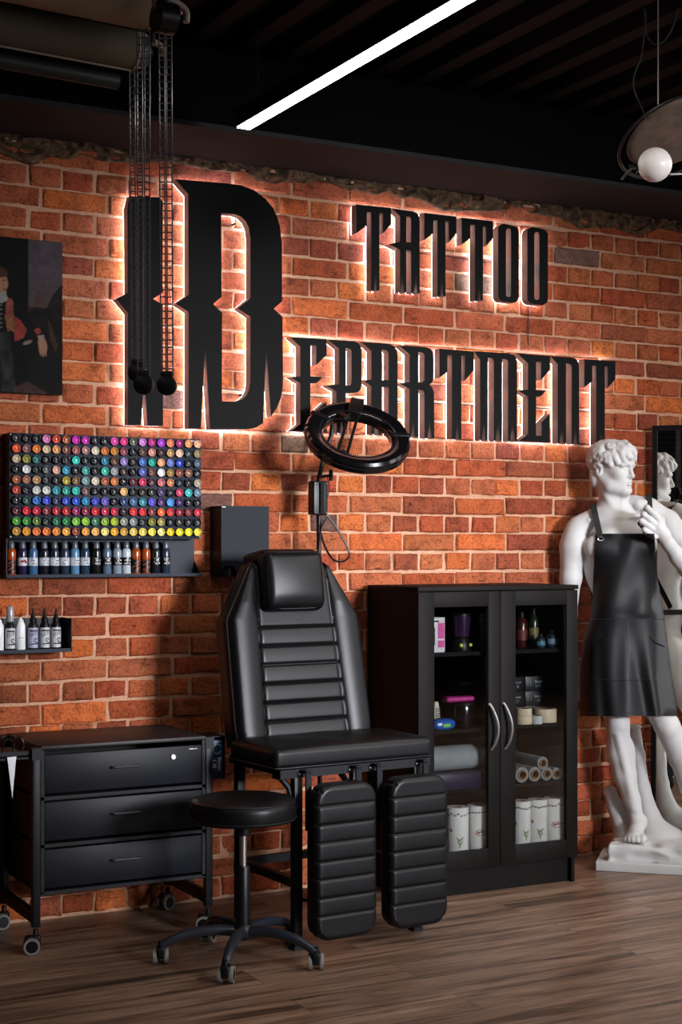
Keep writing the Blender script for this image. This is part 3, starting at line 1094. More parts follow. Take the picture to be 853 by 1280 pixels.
# ------------------------------------------------------------------ round stool
sc_ = onD(304, 683, 5.13)
sx, sy = sc_.x, sc_.y
t = thing('stool', 'round black leather stool on a five-star caster base in front of the drawers', 'stool', (sx, sy, 0))
SR = 0.182
mb = MB()
prof = [(0.001, 0.476), (SR - 0.012, 0.476), (SR - 0.006, 0.479), (SR - 0.003, 0.488), (SR - 0.001, 0.505), (SR, 0.522), (SR - 0.002, 0.534), (SR - 0.010, 0.545), (SR - 0.03, 0.552), (SR * 0.5, 0.556), (0.001, 0.557)]
mb.lathe([(r, z) for r, z in prof], 48, Matrix.Translation((sx, sy, 0)))
mb.build('seat', leather, t)
mb = MB()
mb.tube([(sx + (SR - 0.006) * math.cos(a), sy + (SR - 0.006) * math.sin(a), 0.543) for a in np.linspace(0, 2 * PI, 49)[:-1]], 0.0022, 6, True)
mb.tube([(sx + (SR - 0.001) * math.cos(a), sy + (SR - 0.001) * math.sin(a), 0.487) for a in np.linspace(0, 2 * PI, 49)[:-1]], 0.0018, 6, True)
mb.build('seam_piping', piping, t)
mb = MB()
mb.box(sx - 0.08, sx + 0.08, sy - 0.05, sy + 0.05, 0.462, 0.477)
mb.lathe([(0.024, 0.425), (0.028, 0.43), (0.028, 0.462)], 20, Matrix.Translation((sx, sy, 0)))
mb.build('seat_mechanism', plastic_b, t)
MB().lathe([(0.0125, 0.30), (0.0125, 0.43)], 18, Matrix.Translation((sx, sy, 0))).build('gas_lift_rod', chrome, t)['label'] = 'bare steel gas lift rod'
MB().lathe([(0.024, 0.12), (0.024, 0.318), (0.022, 0.322), (0.013, 0.322)], 20, Matrix.Translation((sx, sy, 0))).build('column_cover', plastic_b, t)
MB().lathe([(0.030, 0.075), (0.034, 0.085), (0.034, 0.115), (0.028, 0.125), (0.024, 0.125)], 20, Matrix.Translation((sx, sy, 0))).build('hub', steel_black, t)
base_m = mat('graphite_steel_tube', '#20232a', 0.3, var=0.06, scale=30, spec=0.6)
for deg in (190, 262, 334, 54, 122):
    # angles are as seen in plan from the camera; turn them into the room
    a = math.radians(deg)
    d = (RGT * math.cos(a) + FWD * math.sin(a))
    pts, rad = [], []
    for s, z in ((0.02, 0.10), (0.08, 0.108), (0.14, 0.106), (0.19, 0.098), (0.23, 0.085), (0.26, 0.07), (0.275, 0.06)):
        pts.append(Vector((sx, sy, z)) + d * s)
        rad.append(0.0195 - 0.018 * (s - 0.02))
    lg = MB().tube(pts, rad, 12).build('leg', base_m, t)
    e = Vector((sx, sy, 0)) + d * 0.277
    ca = PI / 2 - TH + {190: 0.12, 262: -0.1, 334: 0.05, 54: 0.2, 122: -0.3}[deg]
    caster(t, (e.x, e.y), ca, 0.027)

# ------------------------------------------------------------------ treatment chair
CH = Vector((2.6055, -0.811, 0))
CA = math.radians(3.6)
chair = thing('treatment_chair', 'large black leather treatment chair with headrest and two hanging leg rests', 'treatment chair', CH, CA)
t = chair
CM = XF[t.name]


def cl(mb, name, m, parent=t, **k):
    """build in chair coordinates"""
    mb.xf(CM)
    return mb.build(name, m, parent, **k)


# seat cushion: softly crowned, front edge rolled
def seatfn(p):
    x, y, z = p
    if z > 0:
        k = max(0, 1 - (x / 0.33) ** 4) * max(0, 1 - (y / 0.17) ** 4)
        z += 0.012 * k
        z += 0.0035 * math.sin(x * 21 + 1) * math.sin(y * 17) * k
    return (x, y, z)


mb = MB().rbox((0.668, 0.34, 0.074), 0.022, (26, 14, 2), (0, 0.17, 0.664), 4, seatfn)
cl(mb, 'seat', leather)
mb = MB()
ring = []
for (x, y) in ((-0.334, 0.03), (-0.327, 0.008), (-0.305, 0.0), (0.305, 0.0), (0.327, 0.008), (0.334, 0.03), (0.334, 0.335), (-0.334, 0.335)):
    ring.append((x * 1.002, y, 0.634))
mb.tube(ring, 0.0028, 6, True)
cl(mb, 'seat_piping', piping)

# backrest
REC = math.radians(11.5)
BB = Matrix.Translation((-0.026, 0.345, 0.672)) @ Matrix.Rotation(-REC, 4, 'X')


def bw(z):
    """half width of the backrest outline at height z (0..0.675)"""
    if z < 0.46:
        return 0.290 - 0.006 * (z / 0.46) + (0 if z > 0.04 else -0.004)
    return 0.284 - (z - 0.46) * (0.284 - 0.160) / 0.215


BH = 0.675


def panel_half(z):
    return 0.176 - 0.020 * (z / BH)


GROOVES = [0.076 + 0.070 * k for k in range(6)]


def back_front(s, z):
    """depth of the front surface (negative = towards the sitter)"""
    w = bw(z)
    x = s * w
    d = -0.052
    ph = panel_half(z)
    ax = abs(x)
    if ax > ph:
        # side bolster, a raised roll
        q = (ax - ph) / max(1e-4, w - ph)
        d -= 0.015 * math.sin(PI * min(1, q)) ** 0.6 * (1 if z < 0.52 else max(0, 1 - (z - 0.52) / 0.13))
        e = 1 - q
        if e < 0.18:
            d += 0.02 * (1 - e / 0.18) ** 2
    else:
        g = min(abs(z - gz) for gz in GROOVES)
        d += 0.0075 * math.exp(-(g / 0.0045) ** 2)
        ph_ = ((z - GROOVES[0]) / 0.070) % 1
        if z < GROOVES[-1]:
            d -= 0.0035 * math.sin(PI * ph_) ** 0.6
        q = (ph - ax)
        d += 0.008 * math.exp(-(q / 0.006) ** 2)
    # round over top and bottom edges
    for e in (z, BH - z):
        if e < 0.03:
            d += 0.024 * (1 - e / 0.03) ** 2
    return d


def seam(x):
    return x


NU, NV = 90, 190
ss = []
for i in range(NU + 1):
    a = -1 + 2 * i / NU
    ss.append(a)
mb = MB()


def col_s(a, z):
    """columns packed so that one lies exactly on each panel seam"""
    k = panel_half(z) / bw(z)
    k = min(k, 0.97)
    t_ = -1 + 2 * a
    if abs(t_) <= 0.6:
        return t_ / 0.6 * k
    return math.copysign(k + (abs(t_) - 0.6) / 0.4 * (1 - k), t_)


mb.grid(lambda a, b: (lambda z, s: (s * bw(z), back_front(s, z), z))(b * BH, col_s(a, b * BH)), NU, NV)
# back board and side walls
n0 = len(mb.v)
nzb = 40
left, right = [], []
for side in (-1, 1):
    mb.grid(lambda a, b: (lambda z: (side * (bw(z) + (0.006 if 0.1 < a < 0.9 else 0.0)), back_front(side, z) + (0.055 - back_front(side, z)) * a, z))(b * BH), 6, nzb, side > 0)
mb.grid(lambda a, b: (lambda z: ((-1 + 2 * a) * bw(z), 0.055, z))(b * BH), 6, nzb, True)
for z in (0.0, BH):
    mb.grid(lambda a, b: (col_s(a, z) * bw(z), back_front(col_s(a, z), z) + (0.055 - back_front(col_s(a, z), z)) * b, z), NU, 1, z == 0.0)
mb.xf(BB)
back = cl(mb, 'backrest', leather, smooth=60)
mb = MB()
for side in (-1, 1):
    pts = [BB @ Vector((side * bw(z) * 1.0, back_front(side, z) - 0.001, z)) for z in np.linspace(0.005, BH - 0.006, 40)]
    mb.tube(pts, 0.0032, 6)
    pts = [BB @ Vector((side * (panel_half(z)), back_front(side * min(0.97, panel_half(z) / bw(z)), z) + 0.0006, z)) for z in np.linspace(0.01, BH - 0.03, 90)]
    mb.tube(pts, 0.0018, 5)
mb.tube([BB @ Vector((s * bw(BH), back_front(s, BH) - 0.001, BH)) for s in np.linspace(-1, 1, 12)], 0.0032, 6)
cl(mb, 'seam_piping', piping, back)


# headrest pillow strapped over the top
def pilfn(p):
    x, y, z = p
    k = max(0, 1 - (x / 0.14) ** 2) * max(0, 1 - (z / 0.12) ** 2)
    if y < 0:
        y -= 0.014 * k
    if z < -0.06:
        y += 0.012 * (-z - 0.06) / 0.05
    return (x * (1 - 0.05 * (z / 0.11) * -1 * 0.0), y, z)


PM = BB @ Matrix.Translation((-0.022, -0.082, 0.593)) @ Matrix.Rotation(math.radians(3), 4, 'X')
mb = MB().rbox((0.252, 0.088, 0.225), 0.030, (14, 3, 12), (0, 0, 0), 5, pilfn, PM)
mb.rbox((0.240, 0.17, 0.05), 0.02, (10, 6, 1), (0, 0, 0), 4, None, PM @ Matrix.Translation((0, 0.075, 0.098)))
pil = cl(mb, 'headrest_pillow', leather, smooth=60)
mb = MB()
q = [PM @ Vector((sx_ * 0.122, -0.0325 , sz_ * 0.098)) for sx_, sz_ in ((-1, 1), (1, 1))]
ring = []
for k in range(40):
    a = 2 * PI * k / 40
    c, s = math.cos(a), math.sin(a)
    e = 0.35
    x = 0.118 * math.copysign(abs(c) ** e, c)
    z = 0.105 * math.copysign(abs(s) ** e, s)
    ring.append(PM @ Vector((x, -0.0355 + (0.012 * (-z - 0.06) / 0.05 if z < -0.06 else 0), z)))
mb.tube(ring, 0.0024, 5, True)
cl(mb, 'pillow_piping', piping, pil)


# hanging leg rests
def padfn(p):
    x, y, z = p
    if y < 0:
        zz = z + 0.2675
        for gz in [0.088 + 0.0627 * k for k in range(7)]:
            d = zz - gz
            y += 0.0060 * math.exp(-(d / 0.0035) ** 2)
        seg = ((zz - 0.088) / 0.0627)
        if 0 < seg < 6:
            y -= 0.0025 * math.sin(PI * (seg % 1)) ** 0.5 * max(0, 1 - (x / 0.125) ** 8)
    return (x, y, z)


for (x0, z0) in ((-0.245, 0.050), (0.060, 0.050)):
    mb = MB().rbox((0.25, 0.078, 0.535), 0.02, (30, 2, 130), (0, 0, 0), 4, padfn)
    # rounded outline corners
    r = 0.062
    for i in range(len(mb.v)):
        x, y, z = mb.v[i]
        cx, cz = 0.125 - r, 0.2675 - r
        if abs(x) > cx and abs(z) > cz:
            ex, ez = abs(x) - cx, abs(z) - cz
            m_ = max(ex, ez)
            L = math.hypot(ex, ez)
            if L > 1e-6:
                k = m_ / L
                x = math.copysign(cx + ex * k, x)
                z = math.copysign(cz + ez * k, z)
        mb.v[i] = (x + x0 + 0.125, y - 0.091, z + z0 + 0.2675)
    pad = cl(mb, 'leg_rest', leather, smooth=60)
    mb = MB()
    o = []
    for k in range(48):
        a = 2 * PI * k / 48
        c, s = math.cos(a), math.sin(a)
        rr_ = 0.060
        x = math.copysign(0.1225 - rr_, c) + rr_ * c
        z = math.copysign(0.265 - rr_, s) + rr_ * s
        o.append((x + x0 + 0.125, -0.114, z + z0 + 0.2675))
    mb.tube(o, 0.0022, 5, True)
    cl(mb, 'pad_piping', piping, pad)
    mb = MB().box(x0 + 0.02, x0 + 0.23, -0.056, -0.046, z0 + 0.03, z0 + 0.50)
    cl(mb, 'pad_board', plastic_b, pad)
# hangers under the front rail
for x in (-0.225, 0.0 - 0.02, 0.068, 0.268):
    mb = MB().box(x - 0.011, x + 0.011, -0.045, -0.037, 0.42, 0.622).box(x - 0.011, x + 0.011, -0.045, 0.03, 0.616, 0.626)
    hg = cl(mb, 'hanger_strap', steel_dark)
    mb = MB()
    for dx in (-0.017, 0.017):
        mb.ball((x + dx, -0.008, 0.610), 0.0045, 8)
    cl(mb, 'bolt', screw_m, hg)
# frame
mb = MB()
mb.box(-0.315, 0.315, -0.004, 0.024, 0.598, 0.628)
mb.box(-0.275, 0.315, 0.42, 0.448, 0.598, 0.628)
mb.box(-0.275, -0.247, 0.0, 0.45, 0.598, 0.628)
mb.box(0.287, 0.315, 0.0, 0.45, 0.598, 0.628)
mb.box(-0.02, 0.02, 0.0, 0.45, 0.60, 0.626)
mb.tube([(-0.31, 0.06, 0.605), (-0.285, 0.05, 0.595), (-0.262, 0.03, 0.56), (-0.248, 0.012, 0.48)], 0.011, 8)
mb.tube([(0.30, 0.05, 0.60), (0.275, 0.04, 0.58), (0.262, 0.03, 0.54), (0.258, 0.02, 0.47)], 0.011, 8)
cl(mb, 'seat_frame', steel_black)
for x in (-0.242, 0.262):
    for y in (0.012, 0.43):
        mb = MB().cham(x - 0.016, x + 0.016, y - 0.016, y + 0.016, 0.0, 0.60, 0.002)
        mb.box(x - 0.02, x + 0.02, y - 0.02, y + 0.02, 0.0, 0.012)
        cl(mb, 'leg', steel_black)
mb = MB()
for x in (-0.242, 0.262):
    mb.box(x - 0.013, x + 0.013, 0.0, 0.43, 0.215, 0.245)
mb.box(-0.242, 0.262, 0.418, 0.442, 0.215, 0.245)
cl(mb, 'stretcher', steel_black)
# recline gas strut
mb = MB().tube([(0.02, 0.10, 0.55), (0.02, 0.36, 0.70)], 0.011, 10).tube([(-0.12, 0.43, 0.61), (-0.12, 0.47, 0.76)], 0.012, 8).tube([(0.12, 0.43, 0.61), (0.12, 0.47, 0.76)], 0.012, 8)
cl(mb, 'recline_strut', steel_black)

# ------------------------------------------------------------------ glass cabinet
GX0, GX1, GY0, GY1, GZ = 3.092, 3.867, -0.430, -0.022, 1.240
wood = mat('black_brown_wood', '#0e0b0a', 0.6, var=0.35, scale=7, spec=0.1)
wood_in = mat('black_brown_inside', '#100d0d', 0.6, var=0.2, scale=7)


def grain(m):
    t_ = NT(m)
    return m


cab = thing('display_cabinet', 'black-brown wooden cabinet with two glass doors beside the treatment chair', 'cabinet', ((GX0 + GX1) / 2, (GY0 + GY1) / 2, 0))
t = cab
mb = MB()
mb.box(GX0, GX0 + 0.016, GY0 + 0.021, GY1, 0.0, GZ - 0.018)
mb.box(GX1 - 0.016, GX1, GY0 + 0.021, GY1, 0.0, GZ - 0.018)
mb.box(GX0, GX1, GY1 - 0.005, GY1, 0.05, GZ - 0.018)
mb.box(GX0 + 0.016, GX1 - 0.016, GY0 + 0.021, GY1 - 0.005, 0.105, 0.120)
mb.box((GX0 + GX1) / 2 - 0.008, (GX0 + GX1) / 2 + 0.008, GY0 + 0.04, GY1 - 0.005, 0.121, GZ - 0.018)
mb.box(GX0 + 0.016, GX1 - 0.016, GY0 + 0.045, GY0 + 0.06, 0.0, 0.105)
mb.build('carcass', wood, t, smooth=0)
MB().cham(GX0 - 0.003, GX1 + 0.003, GY0 - 0.002, GY1, GZ - 0.018, GZ, 0.0015).build('top', wood, t)
SHELF = [0.425, 0.665, 0.975]      # where things stand; the boards lie 0.6 mm lower
gmx = (GX0 + GX1) / 2
for z in SHELF:
    mb = MB().box(GX0 + 0.016, gmx - 0.008, GY0 + 0.05, GY1 - 0.005, z - 0.016, z - 0.0006)
    mb.build('shelf', wood, t, smooth=0)
    mb = MB().box(gmx + 0.008, GX1 - 0.016, GY0 + 0.05, GY1 - 0.005, z - 0.016, z - 0.0006)
    mb.build('shelf', wood, t, smooth=0)


def glass_material():
    m = bpy.data.materials.new('cabinet_glass')
    n = NT(m)
    n.t.nodes.remove(n.b)
    tr = n.n('ShaderNodeBsdfTransparent', Color=(0.80, 0.81, 0.81, 1))
    gl = n.n('ShaderNodeBsdfGlossy', Color=(1, 1, 1, 1), Roughness=0.02)
    fr = n.n('ShaderNodeFresnel', IOR=1.5)
    mx = n.n('ShaderNodeMixShader')
    n.l(fr.outputs[0], mx.inputs[0])
    n.l(tr.outputs[0], mx.inputs[1])
    n.l(gl.outputs[0], mx.inputs[2])
    n.l(mx.outputs[0], n.out.inputs['Surface'])
    return m


glass_m = glass_material()
for side, (xa, xb) in enumerate(((GX0, gmx - 0.0015), (gmx + 0.0015, GX1))):
    za, zb = 0.108, GZ - 0.021
    st, sr_ = 0.073, 0.056
    mb = MB()
    mb.cham(xa, xa + st, GY0, GY0 + 0.019, za, zb, 0.0012)
    mb.cham(xb - sr_, xb, GY0, GY0 + 0.019, za, zb, 0.0012)
    mb.cham(xa + st, xb - sr_, GY0 + 0.0005, GY0 + 0.019, zb - 0.060, zb, 0.0012)
    mb.cham(xa + st, xb - sr_, GY0 + 0.0005, GY0 + 0.019, za, za + 0.075, 0.0012)
    d = mb.build('door', wood, t)
    MB().box(xa + st - 0.004, xb - sr_ + 0.004, GY0 + 0.009, GY0 + 0.013, za + 0.071, zb - 0.056).build('glass_pane', glass_m, d, smooth=0)
    hxp = (xb - 0.032) if side == 0 else (xa + 0.032)
    pts, rad = [], []
    for k in range(13):
        q = k / 12
        z = 0.585 + 0.178 * q
        pts.append((hxp + (-0.008 + 0.014 * math.sin(PI * (q * 1.25 - 0.05))) - 0.004 * q, GY0 - 0.004 - 0.024 * math.sin(PI * q) ** 0.6, z))
        rad.append(0.0062)
    hb = MB().tube(pts, rad, 10).tube([(pts[0][0], GY0 + 0.002, pts[0][2]), pts[0]], 0.0065, 8).tube([(pts[-1][0], GY0 + 0.002, pts[-1][2]), pts[-1]], 0.0065, 8)
    hb.build('handle', chrome, d)['label'] = 'curved steel bow handle'
# ------------------------------------------------------------------ ink rack with 200 bottles in its front
RY = -0.092
rl, rr_ = onY(11.5, 541, RY), onY(251.3, 549.2, RY)
rbot = onY(131, 673, RY).z
rtop = onY(131, 545, RY).z
rack_m = mat('anthracite_sheet_metal', '#1a212c', 0.5, var=0.06, scale=20, spec=0.16)
shelf_m = mat('anthracite_shelf_metal', '#1a202a', 0.5, var=0.06, scale=20, spec=0.2)
t = thing('ink_rack', 'wide dark wall rack holding rows of coloured ink bottles end-on', 'rack', ((rl.x + rr_.x) / 2, 0, rbot))
MB().cham(rl.x, rr_.x, RY, RY + 0.003, rbot, rtop, 0.0012).build('front_panel', rack_m, t)
MB().box(rl.x + 0.001, rl.x + 0.004, RY + 0.003, -0.006, rbot, rtop).build('side_panel', steel_black, t)
MB().box(rr_.x - 0.004, rr_.x - 0.001, RY + 0.003, -0.006, rbot, rtop).build('side_panel', steel_black, t)
MB().box(rl.x, rr_.x, RY + 0.003, -0.006, rbot - 0.001, rbot + 0.002).build('bottom_panel', steel_black, t)
MB().box(rl.x, rr_.x, RY + 0.003, -0.006, rtop - 0.003, rtop).build('top_panel', steel_black, t)
for i in range(4):
    for z in (rtop - 0.006, (rtop + rbot) / 2 + 0.004, rbot + 0.005):
        if 0 < i < 3 and z != rtop - 0.006 and z != rbot + 0.005:
            continue
        x = rl.x + 0.005 + (rr_.x - rl.x - 0.010) * i / 3
        MB().ball((x, RY - 0.001, z), 0.0035, 6, (1, 0.5, 1)).build('bolt', screw_m, t)
MB().box(rr_.x - 0.045, rr_.x - 0.022, RY - 0.0006, RY, rtop - 0.009, rtop - 0.0055).build('maker_mark', white_ink, t)

K = '#15161a'
INK = [
 ['#2a2024', K, K, '#d77bb4', '#c8432a', '#a5552b', '#c32aa8', '#b82f9e', K, K, '#d0469e', '#d8387f', '#5d5f4c', '#c07cc4', '#b02c78', '#a63fc8', '#dd7f5c', '#8f1f66', '#dd9355', '#dca584'],
 ['#e2552b', '#8b5a60', '#d9782f', '#cdb78c', '#d99a5c', '#7d4a3a', '#a3605a', '#a87a74', '#d2c8b2', '#c4702f', '#b9792d', '#8a4450', K, '#5b4336', '#c88a78', '#3a2224', '#b88f5c', '#e0b9a2', '#22323c', '#8d7b57'],
 ['#c3b08e', '#8a8436', '#2d6a6c', K, K, '#26282c', '#2fbfae', K, K, '#2a7a92', '#5a3a24', '#8b78b8', '#201a18', '#4a72b8', '#1fa38c', '#e0a070', '#6a78b8', '#2340a8', K, '#4b5a68'],
 [K, '#d9d9d6', K, '#4d5458', '#d8a490', '#2a8fae', K, '#3f9a90', K, '#36b09a', '#9a9c9c', '#33261f', K, '#5a5fae', '#6a463a', '#e2e0dc', '#9c7a3c', '#8a4a3a', '#8a5a48', K],
 ['#a85c34', '#a06a50', '#b48a64', '#26282c', K, '#a8962a', '#7a5a3a', '#7aa09a', '#cfc6b0', '#a85a3c', '#c87434', K, '#5a2a36', '#c8385a', '#4a2a30', '#c06a70', '#c07a4c', '#1a2230', K, '#a89c88'],
 ['#c04434', '#201e2a', '#c8c8c0', '#c6c8c0', '#3590a0', '#2f9a8c', '#30b8a8', '#6e5552', K, K, K, '#dcae70', K, '#33261f', '#1c2620', '#4a3a66', K, '#b83a5c', '#48b4b4', '#6a7e88'],
 [K, '#20443f', '#2a6ab8', '#3a48c0', '#22304e', '#3044b0', '#2a50c0', '#2f86b4', '#4048b4', '#6a5ab8', K, '#28406a', '#4a6a90', '#3a8a94', '#5a50c0', '#4a2a66', '#4a90d8', '#3a1f5a', K, K],
 ['#5a2028', '#c82030', '#c02440', '#7a2a34', '#b02034', '#b82a2a', '#9a2460', '#8a2a40', '#c8283c', '#b02a4a', '#c02a44', '#261a20', '#d03434', '#c82c34', '#7a3434', '#dd6a34', '#c83a3c', '#8a2030', '#7a2430', '#b8283a'],
 ['#4a9a2a', '#2f8a2f', '#5a7a34', '#1c2620', '#1f6a4a', '#1f7a3a', '#7ab83a', '#8ac03a', '#3f7a5a', '#8aa83a', '#a0b42a', '#8a9080', '#8a9490', '#26282c', '#7a7a2a', '#9a8a4a', K, '#2c2c20', K, K],
 ['#b88a34', '#dc942c', '#e0783c', '#e07c34', '#dd8a34', '#e0a03c', '#8a4a3a', '#e09a3c', '#e0ac60', '#e0d480', '#dca424', '#c89a4a', '#dcc060', '#dcc458', '#dccf4c', '#d8cf78', '#e0c01c', '#ddd020', '#e2d818', '#d8c838'],
]
NAMES = {'black': '#15161a', 'dark red': '#6a2028', 'crimson': '#b82440', 'red': '#c83030', 'orange': '#dd8034', 'amber': '#d09a34', 'yellow': '#ddd020', 'pale yellow': '#dcca68', 'brown': '#6a4636',
         'tan': '#b0885c', 'cream': '#cdc0a4', 'peach': '#dca07c', 'pink': '#d07ab0', 'hot pink': '#d04088', 'magenta': '#b82f9e', 'purple': '#5a3a78', 'violet': '#6458b8', 'lilac': '#9a86c0', 'blue': '#2c50b8',
         'sky blue': '#3a88c4', 'navy': '#223048', 'teal': '#2d7a7c', 'turquoise': '#34b4a4', 'green': '#2f8038', 'lime green': '#88b438', 'olive': '#7c7a34', 'grey': '#7c868a', 'white': '#dcdcd8', 'dusty rose': '#a2625e',
         'dark grey': '#303438', 'rust': '#a25632'}


def cname(h):
    c = np.array([int(h[1:][i:i + 2], 16) for i in (0, 2, 4)], float)
    return min(NAMES, key=lambda k: np.sum((np.array([int(NAMES[k][1:][i:i + 2], 16) for i in (0, 2, 4)]) - c) ** 2))


def ink_material():
    m = bpy.data.materials.new('ink_bottle_plastic')
    n = NT(m)
    oi = n.n('ShaderNodeObjectInfo')
    tc = n.n('ShaderNodeTexCoord')
    nz = n.n('ShaderNodeTexNoise', Scale=160.0, Detail=2.0)
    n.l(tc.outputs['Object'], nz.inputs['Vector'])
    r = n.ramp([(0.35, (0.72, 0.72, 0.72)), (0.65, (1.1, 1.1, 1.1))], nz.outputs['Fac'])
    n.l(n.mixc(1.0, oi.outputs['Color'], r.outputs['Color'], 'MULTIPLY'), n.b.inputs['Base Color'])
    n.b.inputs['Roughness'].default_value = 0.22
    n.b.inputs['Coat Weight'].default_value = 0.5
    n.b.inputs['Coat Roughness'].default_value = 0.08
    return m


ink_m = ink_material()
bx_a, bx_b = onY(19.2, 548, RY).x, onY(245.6, 556, RY).x
bz_a, bz_b = onY(131, 551.5, RY).z, onY(131, 664.8, RY).z
bp = None
ROT = Matrix.Rotation(PI / 2, 4, 'X')     # local +z points out of the rack (-y)
for r in range(10):
    for c in range(20):
        x = bx_a + (bx_b - bx_a) * c / 19
        z = bz_a + (bz_b - bz_a) * r / 9
        if bp is None:
            mb = MB()
            R = 0.0157
            mb.lathe([(R * 0.94, 0.0004), (R, 0.002), (R, 0.011), (R * 0.97, 0.0135), (R * 0.84, 0.0145), (R * 0.76, 0.0135), (R * 0.70, 0.0095), (R * 0.38, 0.0085), (R * 0.33, 0.0112), (R * 0.20, 0.0120), (0.0001, 0.0120)], 18, ROT)
            bp = mb.build('ink_bottle', ink_m)
            o = bp
        else:
            o = bp.copy()
            COL.objects.link(o)
        o.location = (x, RY, z)
        o.rotation_euler = (0, random.uniform(0, 6), 0)
        o.color = (*lin(INK[r][c]), 1)
        XF[o.name] = Matrix.Translation(o.location)
        place = '%s from left' % ORD[c] if c < 19 else 'last at right'
        row = ORD[r] + ' row' if r < 9 else 'bottom row'
        tag(o, '%s ink bottle, %s in the %s of rack' % (cname(INK[r][c]), place, row), 'ink bottle', 'small ink bottles in the wall rack')

# tray shelf below the rack with a row of larger bottles
sl, sr = onY(8, 722, -0.072), onY(251.5, 721, -0.072)
sz = onY(131, 720.0, -0.072).z
sx1 = sr.x - 0.001
t = thing('bottle_tray', 'dark metal tray shelf fixed right below the ink rack', 'shelf', ((sl.x + sr.x) / 2, 0, sz))
MB().box(sl.x, sx1, -0.006, -0.001, sz, rbot - 0.002).build('back_panel', shelf_m, t)
MB().box(sl.x, sr.x, -0.072, -0.006, sz - 0.003, sz).build('tray_base', shelf_m, t)
MB().box(sl.x, sr.x, -0.075, -0.072, sz - 0.004, sz + 0.008).build('front_lip', rack_m, t)
MB().add([(sr.x - 0.002, -0.072, sz), (sr.x - 0.002, -0.004, sz), (sr.x - 0.002, -0.004, sz + 0.055), (sr.x, -0.072, sz), (sr.x, -0.004, sz), (sr.x, -0.004, sz + 0.055)],
         [(0, 1, 2), (5, 4, 3), (0, 3, 4, 1), (1, 4, 5, 2), (2, 5, 3, 0)]).build('end_gusset', shelf_m, t)
MB().box(sl.x - 0.0, sl.x + 0.003, -0.072, -0.004, sz, rbot - 0.003).build('end_panel', steel_black, t)

amber_m = mat('amber_plastic', '#8e3c10', 0.18, var=0.1, spec=0.6)
grey_cap = mat('smoke_cap', '#4a4f56', 0.25, var=0.1, spec=0.6)
paper_lab = mat('white_bottle_label', '#b9bec4', 0.5, var=0.05)
black_lab = mat('black_bottle_label', '#0f1012', 0.4, var=0.05)
lab_ink = mat('label_black_print', '#22252b', 0.5, var=0.05)
orange_ink = mat('orange_print', '#c4502a', 0.5, var=0.1)
red_ink = mat('red_print', '#8a1f22', 0.5, var=0.1)
TRAY = [  # (u, body colour, label style, words)
 (14.0, 'amber', 'orange', 'amber bottle with orange print, first from left on the tray below the rack'),
 (27.9, '#231a3a', 'redwhite', 'dark violet bottle with red print on a white label below the rack'),
 (41.2, '#35597c', 'white', 'mid blue bottle with white label, third from left on the tray'),
 (55.2, '#14161c', 'white', 'black bottle with white label, fourth from left on the tray'),
 (68.1, '#1a2230', 'white', 'black bottle with white label, fifth from left on the tray'),
 (80.8, '#1f2c3a', 'white', 'blue-black bottle with white label, sixth from left on the tray'),
 (93.4, '#4f7898', 'white', 'pale blue bottle with white label, seventh from left on the tray'),
 (106.3, '#1d3246', 'white', 'navy bottle with white label, eighth from left on the tray'),
 (120.4, '#141313', 'black', 'black bottle with black label, ninth from left on the tray'),
 (133.5, '#4d5f72', 'black', 'blue-grey bottle with black label, tenth from left on the tray'),
 (146.3, '#75838f', 'black', 'mid grey bottle with black label, between darker and paler grey bottles'),
 (157.8, '#a9b0b4', 'black', 'palest grey bottle with black label on the tray below the rack'),
 (170.0, 'amber', 'orange', 'left one of the two neighbouring amber bottles with orange print'),
 (182.4, 'amber', 'orange', 'right one of the two neighbouring amber bottles with orange print'),
 (194.7, '#15181d', 'black', 'black bottle with black label beside the right amber bottle'),
 (207.0, '#1f2937', 'black', 'last bottle on the right of the tray, blue-black with black label'),
]
